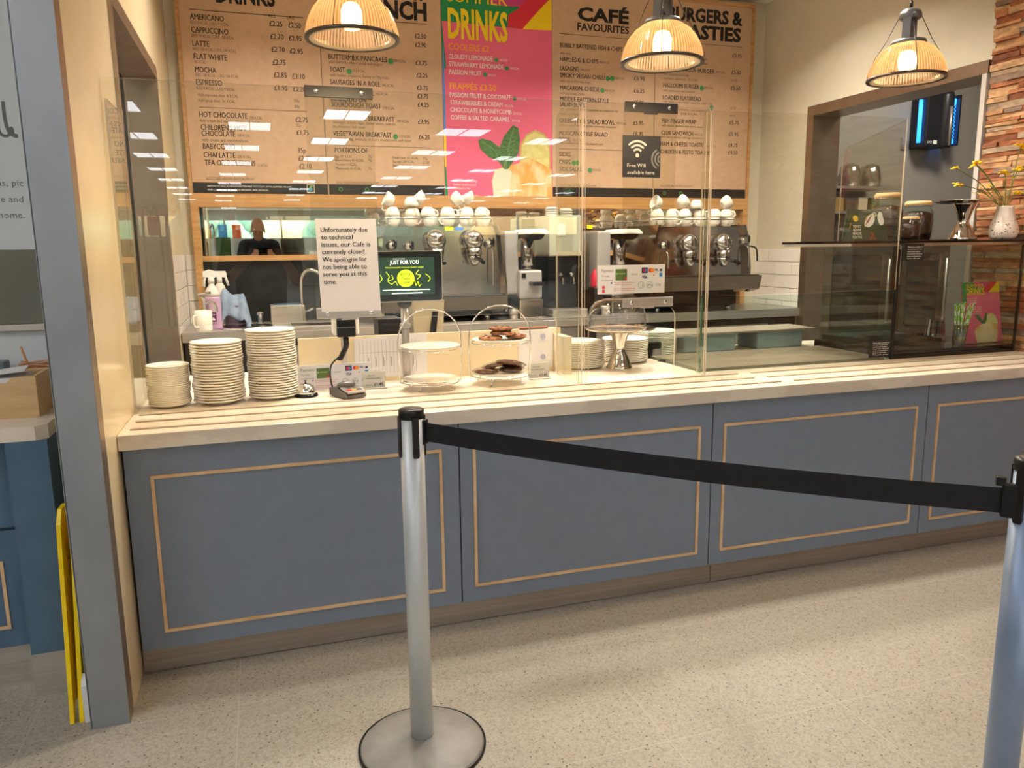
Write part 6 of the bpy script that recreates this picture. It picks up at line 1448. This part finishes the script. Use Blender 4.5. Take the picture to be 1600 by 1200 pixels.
# clothing
c = mk(m_tee)
capsule(c, H(-.165, -.02, sh_z-.022), H(.165, -.02, sh_z-.022), .074, .074); capsule(c, H(0, -.01, 1.38), H(0, -.02, 1.475), .172, .125); capsule(c, H(-.07, -.02, 1.51), H(.07, -.02, 1.51), .085, .085); capsule(c, H(0, 0, 1.02), H(0, -.01, 1.38), .178, .178)
capsule(c, H(-.06, 0, 1.02), H(-.09, -.01, 1.40), .125, .12); capsule(c, H(.06, 0, 1.02), H(.09, -.01, 1.40), .125, .12)
for s_ in (-1, 1): capsule(c, H(s_*.195, -.015, sh_z-.035), H(s_*.252, .06, 1.28), .074, .066)
capsule(c, H(0, -.02, 1.52), H(0, -.012, 1.578), .084, .070)
o = c.done('tshirt', m_tee, PB); fuse(o, .008, 4)
c = mk(m_jean); capsule(c, H(0, 0, .93), H(0, 0, 1.0), .165, .165)
for s_ in (-1, 1): capsule(c, H(s_*.09, 0, .92), H(s_*.11, .01, .5), .105, .078); capsule(c, H(s_*.11, .01, .5), H(s_*.12, -.01, .10), .078, .062)
o = c.done('trousers', m_jean, PB); fuse(o, .009, 3)
for s_ in (-1, 1):
    c = mk(m_shoe); capsule(c, H(s_*.12, -.04, .048), H(s_*.135, .17, .040), .046, .040); c.box(s_*.127-.045, s_*.127+.045, by-.09, by+.21, 0, .02, bev=.006); o = c.done('shoe', m_shoe, PB); fuse(o, .006, 2)
hr = MB().use(mat('cropped_hair', (120, 84, 66), .9)); sv = b
def hh(c_, r, sc): hr.lathe([(abs(math.sin(PI*i/14))*r if 0 < i < 14 else 0, -math.cos(PI*i/14)*r) for i in range(15)], (0, 0, 0), 24, M=RH @ Matrix.Translation(c_) @ Matrix.Diagonal((*sc, 1)))
hh((0, -.032, .026), .096, (.88, .92, .98)); hr.done('cropped_hair', m_skin, PB)
eye = mat('eye_dark', (40, 32, 30), .3)
for s_ in (-1, 1):
    e = MB().use(eye); e.lathe([(abs(math.sin(PI*i/8))*.009 if 0 < i < 8 else 0, -math.cos(PI*i/8)*.009) for i in range(9)], (0, 0, 0), 12, M=RH @ Matrix.Translation((s_*.031, .088, .0)) @ Matrix.Diagonal((1.3, .6, .45, 1))); e.done('eye', eye, PB)
t = thing('mobile_phone', (.045, by+.385, 1.40), 'black mobile phone held sideways by the reflected man', 'phone')
mk(m_blackgloss).prism(rrect(-.035, .125, 1.382, 1.458, .010), by+.366, by+.374).done('phone_body', m_blackgloss, t)
for x in (0.0, .022): mk(m_darkmetal).lathe([(.009, 0), (.009, .002), (0, .0022)], n=18, M=T4(x, by+.374, 1.42, rx=-PI/2)).done('lens', m_darkmetal, t)

# trolley, board and bright bags seen in the mirror
m_tgreen = mat('trolley_green', (20, 110, 40), .5)
t = thing('display_trolley', (-.9, -3.9, 0), 'chrome trolley with a tall green panel reflected at the left of the mirror', 'trolley')
mk(m_tgreen).box(-.62, -.40, -4.0, -3.98, .3, 1.62).done('green_panel', m_tgreen, t)
for x in (-.9, -.72): mk(m_chrome).tube(bezier([(x, -3.8, .05), (x, -3.8, 1.65), (x+.06, -3.8, 1.74), (x+.12, -3.8, 1.65), (x+.14, -3.8, .05)], 8), .012, 8).done('hoop', m_chrome, t)
mk(m_chrome).box(-.95, -.36, -4.1, -3.75, .04, .07).done('deck', m_chrome, t)
o = mk(m_cold).box(-.38, -.05, -5.2, -5.15, 0, 1.62).done('partition_board', m_cold); tag(o, 'pale partition board reflected beside the green trolley panel', 'board')
for i, (x, c_) in enumerate(((-2.5, (40, 120, 220)), (-2.0, (220, 60, 90)), (-1.3, (240, 140, 40)), (-.9, (60, 160, 230)), (-.55, (240, 100, 40)), (3.4, (210, 30, 40)))):
    nm = ('blue', 'pink', 'orange', 'sky blue', 'amber', 'red')[i]; mm_ = mat('banner_'+nm.replace(' ', '_'), c_, .6)
    q_ = i*.0
    t = thing('hanging_banner', (x, -14, 1.6), nm+' banner hanging far back in the shop, reflected in the mirror', 'banner', 'coloured banners in the shop')
    mk(mm_).box(x-.11, x+.11, -14.01, -14.0, 1.75, 2.12).done('cloth', mm_, t)
    mk(m_chrome).tube([(x, -14, 2.12), (x, -14, ZC)], .004, 5).done('cord', m_chrome, t)
m_leaf = noisy('tree_foliage', (150, 176, 150), (120, 150, 130), ns=4, rough=.8, bump=.5); m_bark = mat('bark', (90, 70, 54), .9)
for i, (x, y, r) in enumerate(((-8, -44, 2.6), (-2, -48, 3.0), (5, -43, 2.4), (11, -47, 3.0))):
    t = thing('tree', (x, y, 0), ('leftmost', 'second', 'third', 'rightmost')[i]+' leafy tree outside the far shop window, left to right', 'tree', 'trees outside the window')
    mk(m_bark).cyl((x, y, 0), (x, y, 3), .2, .14).done('trunk', m_bark, t)
    f_ = mk(m_leaf); rs = random.Random(i)
    for q in range(14): f_.ball((x+rs.uniform(-r, r)*.7, y+rs.uniform(-r, r)*.6, 3+rs.uniform(-1.2, .6)), r*.35, 10, 7)
    f_.done('foliage', m_leaf, t)
o = mk(mat('car_park', (150, 150, 146), .9)).box(-60, 60, -90, Y0-.2, -.12, -.02).done('ground_outside', m_grey); struct(o)
